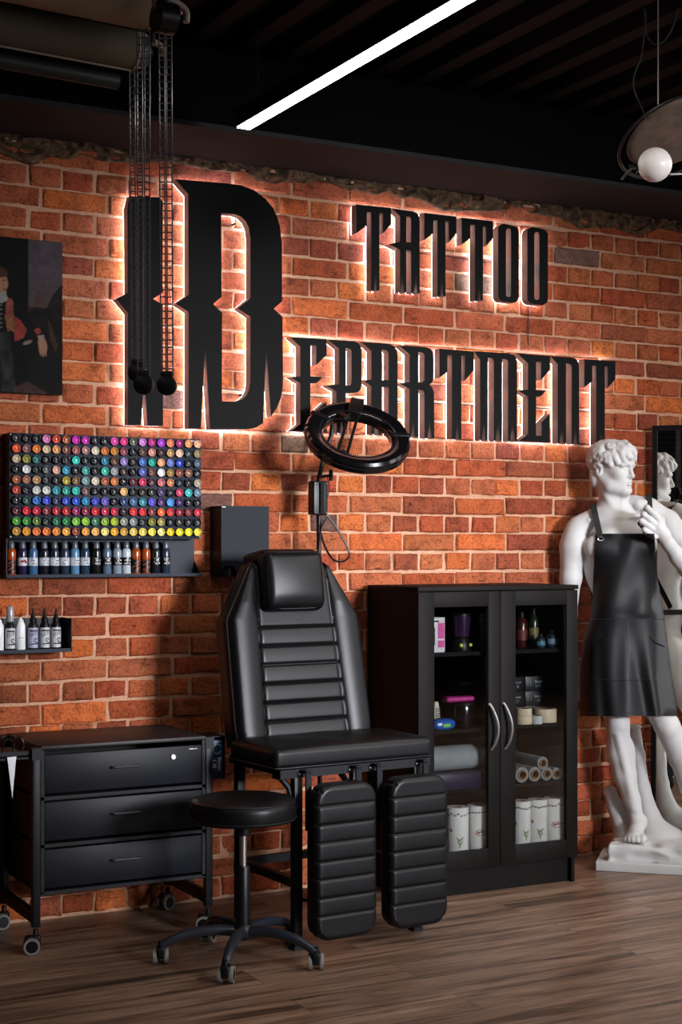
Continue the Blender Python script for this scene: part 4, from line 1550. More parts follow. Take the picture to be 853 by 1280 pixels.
for (u, colr, style, label) in TRAY:
    by = -0.040
    x = onY(u, 700, by).x
    t = thing('tattoo_ink_bottle', label, 'bottle', (x, by, sz), 0, 'larger ink bottles on the tray shelf')
    T = Matrix.Translation((x, by, sz + 0.0005))
    R = 0.0176
    bm_ = amber_m if colr == 'amber' else mat('ink_' + colr[1:], colr, 0.22, var=0.06, spec=0.6)
    MB().lathe([(R * 0.9, 0), (R, 0.003), (R, 0.088), (R * 0.95, 0.096), (R * 0.7, 0.103), (R * 0.55, 0.105), (R * 0.55, 0.108)], 20, T).build('body', bm_, t)
    MB().lathe([(R * 0.70, 0.103), (R * 0.74, 0.112), (R * 0.66, 0.120), (R * 0.60, 0.128), (R * 0.45, 0.131), (0.0005, 0.131)], 16, T).build('cap', grey_cap, t)
    z0, z1 = (0.012, 0.062) if style == 'orange' else (0.040, 0.070)
    lm = {'orange': black_lab, 'white': paper_lab, 'redwhite': paper_lab, 'black': black_lab}[style]

    def wrap(a, z, rr=R + 0.0004):
        return (x + rr * math.sin(a), by - rr * math.cos(a), sz + z)
    lb = MB().grid(lambda p, q: wrap(-1.9 + 3.8 * p, z0 + (z1 - z0) * q), 14, 2).build('label', lm, t)
    pm = {'orange': orange_ink, 'white': lab_ink, 'redwhite': red_ink, 'black': white_ink}[style]
    mb = MB()
    sd = random.Random(int(u * 10))
    if style == 'orange':
        for k in range(9):
            a = sd.uniform(-0.8, 0.8)
            z = z0 + 0.006 + (z1 - z0 - 0.012) * k / 8
            mb.grid(lambda p, q: wrap(a - 0.35 + 0.7 * p + 0.5 * (q - .5), z - 0.002 + 0.005 * q + 0.004 * p, R + 0.001), 4, 1)
    elif style == 'redwhite':
        for a, z in ((-0.3, 0.056), (0.2, 0.059), (0.5, 0.054)):
            mb.grid(lambda p, q: wrap(a - 0.3 + 0.6 * p, z - 0.004 + 0.008 * q, R + 0.001), 4, 1)
    else:
        for z, w in ((0.064, 0.5), (0.058, 0.8), (0.051, 0.35), (0.045, 0.75)):
            for k in range(3):
                a = sd.uniform(-0.75, 0.55)
                ww = w * sd.uniform(0.25, 0.6)
                mb.grid(lambda p, q: wrap(a + ww * p, z + 0.0028 * q, R + 0.001), 3, 1)
    mb.build('label_print', pm, lb)

# ------------------------------------------------------------------ small shelf at the left edge
b0 = onY(90, 800, -0.12)
hz = onY(45, 811.5, -0.07).z
hx0 = b0.x - 0.42
htop = onY(90, 773, -0.12).z
t = thing('spray_shelf', 'small black metal wall shelf of spray bottles left of the drawers top', 'shelf', ((hx0 + b0.x) / 2, 0, hz))
MB().box(hx0, b0.x, -0.118, -0.003, hz - 0.004, hz - 0.001).build('shelf_base', shelf_m, t)
MB().box(hx0, b0.x, -0.121, -0.118, hz - 0.010, hz + 0.003).build('front_lip', shelf_m, t)
MB().box(b0.x - 0.003, b0.x, -0.121, -0.003, hz - 0.008, htop).build('end_panel', shelf_m, t)
MB().box(hx0, b0.x - 0.003, -0.005, -0.002, hz - 0.002, htop).build('back_panel', steel_black, t)
bottle_lab = mat('cream_bottle_label', '#b6b7b8', 0.5, var=0.05)
whiteb = mat('white_plastic_bottle', '#d9dbdc', 0.35, var=0.03, spec=0.5)
clear_cap = mat('clear_dust_cap', '#c6ccd2', 0.15, var=0.05, trans=0.6)
for (u, kind, label) in ((-1.5, 'white', 'whitish bottle cut by the left picture edge on the small shelf'),
                         (12.7, 'capped', 'black nozzle bottle under a clear dust cap, beside the plain white bottle'),
                         (25.6, 'white', 'plain white bottle standing between black labelled nozzle bottles'),
                         (41.2, 'nozzle', 'black nozzle bottle with violet-tinted label next to the white bottle'),
                         (55.9, 'nozzle', 'middle one of the three black nozzle bottles at the shelf end'),
                         (70.0, 'nozzle', 'black nozzle bottle nearest the shelf end panel')):
    by = -0.07
    x = onY(u, 790, by).x
    t = thing('stencil_bottle', label, 'bottle', (x, by, hz - 0.0004), 0, 'bottles on the small shelf')
    T = Matrix.Translation((x, by, hz - 0.0004))
    R = 0.0178
    if kind == 'white':
        MB().lathe([(R * 0.9, 0), (R, 0.003), (R, 0.088), (R * 0.8, 0.098), (R * 0.62, 0.101)], 20, T).build('body', whiteb, t)
        MB().lathe([(R * 0.66, 0.099), (R * 0.66, 0.108), (R * 0.4, 0.112), (R * 0.28, 0.118), (0.0005, 0.119)], 18, T).build('cap', whiteb, t)
        MB().grid(lambda p, q: (x + (R + 0.0004) * math.sin(-0.7 + 1.0 * p), by - (R + 0.0004) * math.cos(-0.7 + 1.0 * p), hz + 0.044 + 0.0014 * q), 5, 1).build('label_print', lab_ink, t)
        continue
    MB().lathe([(R * 0.9, 0), (R, 0.003), (R, 0.084), (R * 0.93, 0.092), (R * 0.6, 0.1), (R * 0.55, 0.104)], 20, T).build('body', plastic_b, t)
    MB().lathe([(R * 0.68, 0.102), (R * 0.70, 0.112), (R * 0.5, 0.117), (R * 0.30, 0.13), (R * 0.13, 0.150), (0.0005, 0.152)], 16, T).build('nozzle', plastic_b, t)

    def wr(a, z, d=0.0004):
        return (x + (R + d) * math.sin(a), by - (R + d) * math.cos(a), hz + z)
    lm = mat('violet_tinted_label', '#9a9cb4', 0.5, var=0.05) if abs(u - 41.2) < 1 else bottle_lab
    lb = MB().grid(lambda p, q: wr(-1.9 + 3.8 * p, 0.006 + 0.074 * q), 14, 2).build('label', lm, t)
    mb = MB()
    mb.grid(lambda p, q: wr(-0.9 + 1.7 * p, 0.066 + 0.006 * q, 0.0009), 8, 1)
    for k in range(5):
        mb.grid(lambda p, q: wr(-0.9 + 0.36 * k + 0.12 * p + 0.1 * q, 0.046 + 0.014 * q + 0.002 * k, 0.0009), 2, 2)
    mb.grid(lambda p, q: wr(-0.95 + 1.9 * p, 0.018 + 0.006 * q * (0.4 + p), 0.0009), 8, 1)
    for k in range(10):
        a0, a1 = 2 * PI * k / 12, 2 * PI * (k + 1) / 12
        mb.add([wr(0.30 + 0.42 * rr * math.cos(a), 0.034 + 0.0085 * rr * math.sin(a), 0.0009) for a in (a0, a1) for rr in (0.5, 1.0)], [(0, 1, 3, 2)])
    mb.build('label_print', lab_ink, lb)
    if kind == 'capped':
        MB().lathe([(R * 0.78, 0.104), (R * 0.78, 0.146), (R * 0.6, 0.16), (0.0005, 0.163)], 18, T).build('dust_cap', clear_cap, t)

# ------------------------------------------------------------------ black dispenser box on the wall
DY = -0.112
d0, d1 = onY(276.8, 632, DY), onY(336.5, 632.5, DY)
dzt, dzb = onY(300, 632.5, DY).z, onY(300, 716, DY).z
t = thing('wall_dispenser', 'square black metal dispenser box on the bricks behind the headrest', 'dispenser', ((d0.x + d1.x) / 2, 0, dzb))
nr = (d1.x - d0.x) / 3
poly = [(d0.x, dzb), (d0.x, dzt), (d1.x, dzt), (d1.x, dzb)]
for k in (2, 1, 0):
    cx = d0.x + nr * (k + 0.5)
    for a in np.linspace(0, PI, 11):
        poly.append((cx + nr * 0.45 * math.cos(a), dzb + nr * 0.42 * math.sin(a)))
vs, fs = fill_polys([poly])
mb = MB()
mb.add([(x, DY, z) for x, z in vs], fs)
mb.add([(x, DY + 0.003, z) for x, z in vs], [tuple(reversed(f)) for f in fs])
mb.add([(x, DY, z) for x, z in poly] + [(x, DY + 0.003, z) for x, z in poly], [(i, i + len(poly), (i + 1) % len(poly) + len(poly), (i + 1) % len(poly)) for i in range(len(poly))])
mb.build('front_panel', mat('blue_black_sheet', '#11161e', 0.5, var=0.05, spec=0.12), t, smooth=0, weld=True)
MB().box(d0.x, d0.x + 0.003, DY + 0.003, -0.006, dzb - 0.01, dzt).build('side_panel', steel_black, t)
MB().box(d1.x - 0.003, d1.x, DY + 0.003, -0.006, dzb - 0.01, dzt).build('side_panel', steel_black, t)
MB().box(d0.x, d1.x, DY + 0.003, -0.006, dzt - 0.003, dzt).build('top_panel', steel_black, t)
for k in range(3):
    cx = d0.x + nr * (k + 0.5)
    MB().lathe([(nr * 0.46, -0.012), (nr * 0.46, 0.15), (nr * 0.40, 0.15), (nr * 0.40, -0.010)], 18, Matrix.Translation((cx, DY + 0.052, dzb - 0.002)), False).build('cup_tube', plastic_b, t)
MB().box(d0.x + 0.003, d0.x + 0.018, DY - 0.0005, DY, dzt - 0.006, dzt - 0.003).build('maker_mark', white_ink, t)

# ------------------------------------------------------------------ portrait canvas, upper left
PYF = -0.032
pr = onY(78, 303, PYF)
pzt, pzb = pr.z, onY(78, 494, PYF).z
PW = 0.56
pxl = pr.x - PW
H_ = pzt - pzb
t = thing('portrait_painting', 'dark painted portrait of a seated man in a coat, unframed canvas', 'painting', (pr.x - PW / 2, 0, pzb))
MB().cham(pxl, pr.x, PYF + 0.001, -0.002, pzb, pzt, 0.002).build('canvas_stretcher', mat('dark_canvas_edge', '#12100f', 0.8), t)
NXP, NZP = 170, 200
gx, gz = np.meshgrid(np.linspace(0, 1, NXP + 1), np.linspace(0, 1, NZP + 1))
# picture plane in photo-like units: U = px left of the right edge scaled to 0..78 visible, V = 0 top .. 1 bottom
mpp = PW / ((78 - onY(0, 0, 0).x * 0) if False else 1)
Upx = (gx - 1) * PW / ((pr.x - onY(0, 400, PYF).x) / 78.0) + 78.0     # 0 = left picture edge, 78 = right edge of canvas
V_ = (1 - gz) * 191.0                                              # 0 top .. 191 bottom
nzp = vnoise(np.stack([Upx.ravel() / 9, V_.ravel() / 9, Upx.ravel() * 0], 1), 3).reshape(gx.shape)
nzf = vnoise(np.stack([Upx.ravel() / 2.5, V_.ravel() / 2.5, Upx.ravel() * 0], 1), 4).reshape(gx.shape)
cimg = np.zeros(gx.shape + (3,)) + np.array(lin('#15110f'))


def paint(mask, colr, k=1.0, vary=0.2):
    c = np.array(lin(colr))
    m = np.clip(mask, 0, 1)[..., None] * k
    cimg[:] = cimg * (1 - m) + c * (1 + vary * nzf[..., None] + vary * nzp[..., None]) * m


def ell(cx, cy, rx, ry, soft=0.25, rot=0):
    c, s = math.cos(rot), math.sin(rot)
    x, y = Upx - cx, V_ - cy
    a, b = (x * c + y * s) / rx, (-x * s + y * c) / ry
    return np.clip((1 - np.sqrt(a * a + b * b)) / soft + 0.5, 0, 1)


def pgon(pts):
    inside = np.zeros(gx.shape, bool)
    n = len(pts)
    for i in range(n):
        (x0, y0), (x1, y1) = pts[i], pts[(i + 1) % n]
        cond = ((y0 > V_) != (y1 > V_))
        with np.errstate(divide='ignore', invalid='ignore'):
            xi = (x1 - x0) * (V_ - y0) / (y1 - y0) + x0
        inside ^= cond & (Upx < xi)
    return inside.astype(float)


paint(pgon([(35, 0), (80, 0), (80, 78), (60, 84), (35, 84)]), '#5a5057', 0.95, 0.16)      # evening sky
paint(pgon([(35, 60), (80, 48), (80, 110), (35, 110)]) * (nzp * 0.5 + 0.5), '#4d3a33', 0.7)
paint(pgon([(40, 84), (48, 62), (52, 66), (57, 84)]) * 0.6, '#5b3a2c')
paint(pgon([(58, 84), (66, 66), (78, 52), (80, 52), (80, 150), (34, 150), (34, 90), (48, 86)]), '#141110', 0.9)
paint(pgon([(60, 98), (66, 110), (72, 128), (70, 138), (62, 122)]), '#4a3326', 0.8)
paint(pgon([(-40, 0), (35, 0), (35, 80), (-40, 80)]), '#0f0c0b', 1.0)
paint(pgon([(-24, 82), (-8, 74), (4, 70), (22, 74), (32, 84), (38, 100), (56, 116), (60, 130), (34, 148), (40, 190), (-40, 190)]), '#100e10', 1.0)
paint(pgon([(8, 74), (16, 76), (17, 100), (10, 118), (6, 100)]), '#9c5648', 0.9)           # waistcoat
paint(pgon([(7, 96), (17, 100), (20, 118), (8, 112)]), '#96683f', 0.9)
paint(pgon([(17, 96), (26, 102), (33, 112), (30, 122), (18, 128), (18, 116)]), '#a0403a', 0.9)  # coat lining
paint(pgon([(42, 112), (48, 108), (52, 114), (46, 118)]), '#9c3f35', 0.9)
paint(pgon([(46, 119), (54, 117), (56, 121), (48, 123)]), '#a9a49c', 0.8)                   # cuff
paint(ell(53, 130, 5.5, 10, 0.3, -0.2), '#b08670', 1.0, 0.1)                                # hand
for k in range(3):
    paint(ell(50 + 3.2 * k, 139 - abs(k - 1) * 1.5, 1.5, 6, 0.4, -0.15), '#a87e68', 1.0, 0.1)
paint(ell(34, 128, 6, 2.2, 0.5, -0.4), '#a0907a', 0.7)
paint(pgon([(-3, 70), (8, 66), (9, 78), (2, 82), (-6, 78)]), '#a8a6a2', 0.8)                # neckcloth
paint(ell(2.5, 57, 7.2, 11.5, 0.18), '#b58468', 1.0, 0.12)                                  # face
paint(ell(8.0, 58, 2.2, 2.6, 0.5), '#b98a6d', 0.9, 0.1)                                     # nose
paint(ell(0, 44, 10, 6.5, 0.3), '#4a3020', 1.0)                                             # hair
paint(ell(-6, 54, 5, 10, 0.3), '#3c281c', 1.0)
paint(ell(4.2, 53.5, 2.2, 0.9, 0.5), '#2a1810', 0.9)
paint(ell(5.6, 64.5, 2.4, 0.8, 0.5), '#7a3f34', 0.9)
paint(pgon([(0, 118), (12, 116), (20, 190), (2, 190)]) * (nzp * 0.4 + 0.5), '#3f4540', 0.8)
paint(pgon([(18, 184), (34, 176), (42, 180), (60, 190), (16, 191)]), '#5a3c3c', 0.6)
for k in range(6):
    paint(ell(-1, 84 + 5.5 * k, 4.5, 1.1, 0.5), '#8f8a7c', 0.6)
P_ = [(pxl + a * PW, PYF, pzb + b * H_) for a, b in zip(gx.ravel(), gz.ravel())]
fs = []
for j in range(NZP):
    for i in range(NXP):
        a = j * (NXP + 1) + i
        fs.append((a, a + 1, a + NXP + 2, a + NXP + 1))
pm = bpy.data.materials.new('oil_painting')
n = NT(pm)
at = n.n('ShaderNodeAttribute', attribute_name='tint')
n.l(at.outputs['Color'], n.b.inputs['Base Color'])
n.b.inputs['Roughness'].default_value = 0.7
n.b.inputs['Specular IOR Level'].default_value = 0.1
o = MB().add(P_, fs).build('painted_picture', pm, t, smooth=0, recalc=False)
ca = o.data.color_attributes.new('tint', 'FLOAT_COLOR', 'POINT')
ca.data.foreach_set('color', np.concatenate([np.clip(cimg.reshape(-1, 3) * 0.5, 0, 1), np.ones((gx.size, 1))], 1).astype(np.float32).ravel())
# ------------------------------------------------------------------ ring lamp on its stand behind the chair
gloss_b = mat('gloss_black_plastic', '#08080a', 0.16, var=0.08, spec=0.6, coat=0.4)
LY = -0.14
stand = [onY(u, v, LY) for u, v in ((400, 712), (399, 690), (398.5, 650))]
t = thing('ring_lamp', 'black ring light tilted upward on a thin arm above the chair headrest', 'ring lamp', (stand[0].x, LY, 0))
rc = onY(447, 545.5, -0.33)
toc = (CAM - rc).normalized()
upi = (UP * 0.977 + RGT * 0.21)
upi = (upi - toc * upi.dot(toc)).normalized()
nrm = (toc * math.cos(math.radians(55)) + upi * math.sin(math.radians(55))).normalized()
ax_ = upi.cross(nrm).normalized()
ay_ = nrm.cross(ax_).normalized()
RM = Matrix(((ax_.x, ay_.x, nrm.x, rc.x), (ax_.y, ay_.y, nrm.y, rc.y), (ax_.z, ay_.z, nrm.z, rc.z), (0, 0, 0, 1)))
RO, RI, RTH = 0.208, 0.134, 0.030
prof = [(RI + 0.004, -RTH), (RO - 0.006, -RTH), (RO, -RTH + 0.006), (RO, RTH * 0.35), (RO - 0.008, RTH * 0.7), (RO - 0.020, RTH * 0.75), (RI + 0.02, RTH * 0.55), (RI + 0.006, RTH * 0.2), (RI, -RTH * 0.3), (RI + 0.004, -RTH)]
MB().lathe(prof, 72, RM, False).build('ring', gloss_b, t)
MB().tube([RM @ Vector((RO * 1.001 * math.cos(a), RO * 1.001 * math.sin(a), -0.004)) for a in np.linspace(0, 2 * PI, 73)[:-1]], 0.003, 6, True).build('rim_band', plastic_b, t)
led = MB()
for a in np.linspace(0, 2 * PI, 121)[:-1]:
    c, s = math.cos(a), math.sin(a)
    M = RM @ Matrix.Rotation(a, 4, 'Z')
    led.rbox((0.010, 0.0055, 0.006), 0.002, (1, 1, 1), (0, 0, 0), 1, None, M @ Matrix.Translation((RI + 0.018, 0, RTH * 0.52)))
led.build('diffuser_ribs', mat('smoked_diffuser', '#16161a', 0.12, var=0.1, spec=0.8), t)
for a in (math.radians(160), math.radians(15)):
    M = RM @ Matrix.Rotation(a, 4, 'Z')
    MB().rbox((RO - RI + 0.006, 0.02, 0.012), 0.004, (1, 1, 1), (0, 0, 0), 2, None, M @ Matrix.Translation(((RO + RI) / 2, 0, RTH * 0.6))).build('joint_clip', plastic_b, t)
# bracket and phone bar across the ring
top_ = RM @ Vector((-0.035, RI + 0.03, RTH))
MB().rbox((0.055, 0.10, 0.022), 0.006, (1, 1, 1), (0, 0, 0), 2, None, RM @ Matrix.Translation((-0.03, RI + 0.025, RTH * 0.9))).build('clamp', plastic_b, t)
bars = MB()
for dx in (-0.012, 0.022):
    p0, p1 = RM @ Vector((-0.035 + dx, RI + 0.02, RTH * 1.1)), RM @ Vector((-0.050 + dx * 1.1, -RI - 0.0, -0.02))
    bars.tube([p0, p1], 0.0065, 8)
bars.build('phone_holder_bars', plastic_b, t)
MB().ball(RM @ Vector((-0.04, -RI - 0.004, 0.006)), 0.014, 10).build('holder_knob', plastic_b, t)
kn = onY(416, 517, -0.17)
MB().tube([onY(412, 520, -0.16), onY(421, 516, -0.20), onY(434, 522, -0.28)], 0.012, 10).build('tilt_joint', plastic_b, t)
# stand: pole, power box, arm
pole = [(stand[0].x, LY, 0.02)] + [tuple(p) for p in stand] + [tuple(onY(398.5, 600, LY)), tuple(onY(405, 570, LY)), tuple(onY(414, 545, LY)), tuple(onY(417, 520, LY - 0.01))]
MB().tube(pole, 0.0095, 10).build('pole', plastic_b, t)
pb = onY(397.5, 622.5, LY - 0.03)
mb = MB().rbox((0.066, 0.05, 0.135), 0.006, (1, 1, 1), tuple(pb), 2)
b = mb.build('power_box', plastic_b, t)
mb = MB()
for dx in (-0.024, 0.024):
    for dz_ in (-0.058, 0.058):
        MB().ball((pb.x + dx, pb.y - 0.025, pb.z + dz_), 0.004, 6).build('screw', screw_m, b)
MB().tube([(pb.x + 0.002, pb.y - 0.027, pb.z - 0.06), (pb.x + 0.002, pb.y - 0.027, pb.z + 0.06)], 0.010, 8).build('rib', plastic_b, b)
kb = onY(414, 594, LY - 0.02)
MB().tube([(kb.x, kb.y, kb.z - 0.022), (kb.x, kb.y, kb.z + 0.022)], 0.0085, 10).build('clamp_lever', plastic_b, t)
MB().tube([(kb.x - 0.05, LY, kb.z - 0.008), (kb.x, kb.y, kb.z)], 0.006, 8).build('lever_pin', plastic_b, t)
cpts = [(404, 642), (410, 646), (418, 656), (428, 672), (436, 688), (436, 696), (428, 702), (416, 699), (406, 682), (401, 664), (402, 652), (408, 648), (402, 660), (399, 680), (397, 702), (396, 714)]
q = [onY(u, v, LY - 0.03 - 0.004 * i) for i, (u, v) in enumerate(cpts)]


def smooth_path(p, n=4):
    out = []
    m = len(p)
    for i in range(m - 1):
        p0, p1, p2, p3 = p[max(i - 1, 0)], p[i], p[i + 1], p[min(i + 2, m - 1)]
        for k in range(n):
            s = k / n
            out.append(0.5 * ((2 * p1) + (p2 - p0) * s + (2 * p0 - 5 * p1 + 4 * p2 - p3) * s * s + (3 * p1 - p0 - 3 * p2 + p3) * s ** 3))
    out.append(p[-1])
    return out


MB().tube(smooth_path(q), 0.0042, 6).build('power_cord', plastic_b, t)
mb = MB()
mb.tube(smooth_path([onY(u, v, -0.17) for u, v in ((409, 596), (412, 610), (408, 626), (402, 640))]), 0.0025, 5)
mb.tube(smooth_path([onY(u, v, -0.21) for u, v in ((430, 517), (444, 515), (458, 524), (456, 532), (446, 538), (436, 536))]), 0.0018, 5)
mb.build('lamp_wire', plastic_b, t)
MB().lathe([(0.001, 0), (0.11, 0.0), (0.11, 0.012), (0.02, 0.02), (0.012, 0.03), (0.001, 0.03)], 28, Matrix.Translation((stand[0].x, LY - 0.0, 0))).build('floor_base', plastic_b, t)

# ------------------------------------------------------------------ pendant lamp, upper right
PD = 4.45
gc = onD(819, 206, PD)
t = thing('pendant_lamp', 'pendant lamp with a tilted grey disc shade and white glass globe at right', 'pendant lamp', gc)
gr = 21.2 / F_PX * PD
MB().ball(tuple(gc), gr, 28).build('glass_globe', mat('opal_glass', '#d9d2cc', 0.28, var=0.02, spec=0.5), t)
dc = onD(846, 171, PD + 0.06)
tocam = (CAM - dc).normalized()


def tilted(center, ratio, rise):
    """frame of a disc seen from below as an ellipse of that axis ratio, its long axis rising to the right"""
    r_ = math.radians(rise)
    mn = (RGT * math.sin(r_) - UP * math.cos(r_))
    n = (tocam * ratio + mn * math.sqrt(1 - ratio * ratio)).normalized()
    a = (RGT * math.cos(r_) + UP * math.sin(r_))
    a = (a - n * a.dot(n)).normalized()
    b = n.cross(a)
    return Matrix(((a.x, b.x, n.x, center.x), (a.y, b.y, n.y, center.y), (a.z, b.z, n.z, center.z), (0, 0, 0, 1)))


DR = 75 / F_PX * (PD + 0.06)
DM = tilted(dc, 0.47, 25)
DS = tilted(onD(849, 166, PD + 0.05), 0.41, 25)
SR_ = DR * 0.90
MB().lathe([(0.001, 0.008), (SR_ * 0.90, 0.004), (SR_ * 0.97, 0.0), (SR_, -0.006), (SR_ * 0.96, -0.012), (SR_ * 0.6, -0.022), (0.001, -0.028)], 56, DS, False).build('disc_shade', mat('taupe_metal_shade', '#5d4d42', 0.6, var=0.3, scale=25, spec=0.3), t)
MB().tube([DM @ Vector((DR * math.cos(a), DR * math.sin(a), 0.0)) for a in np.linspace(0, 2 * PI, 61)[:-1]], 0.0048, 10, True).build('outer_hoop', mat('gunmetal_hoop', '#33302f', 0.3, metal=0.7, var=0.1), t)
for a in (0.4, 2.2, 3.9, 5.4):
    MB().tube([DS @ Vector((SR_ * 0.97 * math.cos(a), SR_ * 0.97 * math.sin(a), 0)), DM @ Vector((DR * math.cos(a), DR * math.sin(a), 0))], 0.002, 6).build('hoop_stay', mat('gunmetal_hoop', '#33302f'), t)
cbm = mat('grey_steel_wire', '#8a8682', 0.4, metal=0.5, var=0.05)
wt = onD(823, 145, PD + 0.06)
MB().tube([wt, Vector((wt.x, wt.y, CEIL_Z + 0.01))], 0.0022, 6).build('suspension_cable', cbm, t)
MB().tube(smooth_path([onD(u, v, PD + 0.06) for u, v in ((808, 150), (803, 135), (795, 118), (792, 103), (795, 88), (801, 74), (805, 50), (807, 30), (808, 12))]), 0.0024, 6).build('power_cord', wire, t)
pq = smooth_path([onD(u, v, PD) for u, v in ((806, 209), (797, 211), (790, 211), (785, 215), (779, 222), (778, 224), (782, 219), (789, 213))])
MB().tube(pq, 0.0035, 6).build('pull_lever', mat('gunmetal_hoop', '#33302f'), t)
MB().tube([onD(803, 209, PD), onD(797, 210.5, PD), onD(788, 208, PD + 0.05)], 0.0065, 8).build('lamp_socket', black_paint, t)
MB().tube([onD(838, 218, PD), onD(870, 217, PD + 0.03)], 0.003, 6).build('counter_rod', cbm, t)
MB().tube(smooth_path([onD(u, v, PD + 0.25) for u, v in ((805, 10), (808, 40), (815, 53), (822, 55), (832, 50), (842, 32), (848, 10))]), 0.0026, 6).build('ceiling_cord', wire, t)

# ------------------------------------------------------------------ backdrop paper rolls with chain drives, upper left
RA = math.radians(33.1)
rdir = (RGT * math.cos(RA) + FWD * math.sin(RA)).normalized()
paper_a = mat('sand_backdrop_paper', '#8d7860', 0.8, var=0.06, scale=6)
paper_b = mat('khaki_backdrop_paper', '#57503f', 0.8, var=0.06, scale=6)
hook_m = mat('beige_plastic_hook', '#97897a', 0.5, var=0.05)
chain_m = mat('black_plastic_chain', '#44474b', 0.35, var=0.08, spec=0.6)


def strand(u0, u1, v0, v1, dist, side=RGT):
    """ladder-like drive chain"""
    p0, p1 = onD(u0, v0, dist), onD(u1, v1, dist)
    mb = MB()
    n = int((p0 - p1).length / 0.0182)
    w = 0.0068
    for s in (-1, 1):
        mb.tube([p0 + side * s * w, p1 + side * s * w], 0.0019, 5)
    for k in range(n + 1):
        c = p0.lerp(p1, k / n)
        mb.tube([c - side * w, c + side * w], 0.0019, 5)
    return mb


ROLLS = [
    # end (u, v), distance, radius, paper, chain px, weight px
    (164, 63, 4.20, 0.055, paper_b, (165.0, 174.5), (172, 466), 'lower khaki backdrop paper roll with a chain drive, upper left corner', True),
    (183, 10, 4.02, 0.057, paper_a, (174.5, 184.0), (179.8, 481), 'sand-coloured backdrop paper roll above the khaki one, with chain drive', False),
]
for (u, v, dist, rad, pm_, (ua, ub), (wu, wv), label, bar) in ROLLS:
    e = onD(u, v, dist)
    t = thing('backdrop_roll', label, 'backdrop roll', e, 0, 'backdrop paper rolls')
    f = e - rdir * 1.9
    MB().tube([e, f], rad, 36).build('paper_roll', pm_, t)
    if bar:
        dn = Vector((0, 0, -rad))
        MB().tube([e + dn * 1.0 - rdir * 0.002, f + dn * 1.0], 0.004, 8).build('hem_edge', hook_m, t)
        MB().tube([e - rdir * 0.05 + dn * 1.45 + FWD * 0.05, f + dn * 1.45 + FWD * 0.05], 0.022, 14).build('hem_bar', mat('dark_hem_bar', '#1f2122', 0.5), t)
    MB().tube([e, e + rdir * 0.006], rad * 1.04, 32).build('end_flange', hook_m, t)
    MB().tube([e + rdir * 0.006, e + rdir * 0.05], rad * 0.62, 24).build('chain_wheel', plastic_b, t)
    MB().tube([e + rdir * 0.012, e + rdir * 0.04], rad * 0.80, 24).build('wheel_guard', chain_m, t)
    hk = smooth_path([e + rdir * 0.02 + UP * rad * 0.25, e + rdir * 0.022 + UP * rad * 0.85, e + rdir * 0.055 + UP * rad * 0.75, e + rdir * 0.095 + UP * rad * 0.45, e + rdir * 0.098 + UP * rad * 0.05])
    MB().tube(hk, 0.009, 8).build('hook', hook_m, t)
    MB().tube([e + rdir * 0.06 + UP * rad * 0.5 , Vector((e.x + rdir.x * 0.06, e.y + rdir.y * 0.06, CEIL_Z + 0.01))], 0.014, 8).build('ceiling_bracket', plastic_b, t)
    w = onD(wu, wv, dist)
    for uu in (ua, ub):
        strand(uu - 1.5 * 0 , wu + (uu - (ua + ub) / 2) * 0.9, v + 20, wv - 12, dist).build('drive_chain', chain_m, t)
    mb = MB()
    mb.tube([w - FWD * 0.011, w - FWD * 0.009, w + FWD * 0.009, w + FWD * 0.011], [0.023, 0.0265, 0.0265, 0.023], 28)
    wg = mb.build('chain_weight', plastic_b, t)
    wz = w + UP * 0.028
    MB().rbox((0.030, 0.014, 0.020), 0.003, (1, 1, 1), (0, 0, 0), 1, None, Matrix.Translation(wz) @ Matrix.Rotation(-TH, 4, 'Z')).build('weight_neck', plastic_b, wg)
# third drive: only its wheel bracket and chain come into view
dist = 3.9
e = onD(204, 22, dist)
t = thing('chain_drive', 'hanging black chain loop with disc weight, nearest the tall D', 'chain drive', e)
MB().tube([e - rdir * 0.02, e + rdir * 0.03], 0.040, 24).build('chain_wheel', plastic_b, t)
MB().tube([e + UP * 0.03, Vector((e.x, e.y, CEIL_Z + 0.01))], 0.013, 8).build('ceiling_bracket', plastic_b, t)
MB().tube(smooth_path([e - rdir * 0.02 + UP * 0.02, e - rdir * 0.02 + UP * 0.05, e + rdir * 0.03 + UP * 0.048, e + rdir * 0.065 + UP * 0.03, e + rdir * 0.066 + UP * 0.0]), 0.009, 8).build('hook', hook_m, t)
for ua, ub in ((202.0, 204.5), (211.0, 213.0)):
    strand(ua, ub, 30, 470, dist).build('drive_chain', chain_m, t)
w = onD(208.8, 482, dist)
mb = MB().tube([w - FWD * 0.011, w - FWD * 0.009, w + FWD * 0.009, w + FWD * 0.011], [0.022, 0.0255, 0.0255, 0.022], 28)
wg = mb.build('chain_weight', plastic_b, t)
MB().rbox((0.028, 0.014, 0.020), 0.003, (1, 1, 1), (0, 0, 0), 1, None, Matrix.Translation(w + UP * 0.027) @ Matrix.Rotation(-TH, 4, 'Z')).build('weight_neck', plastic_b, wg)

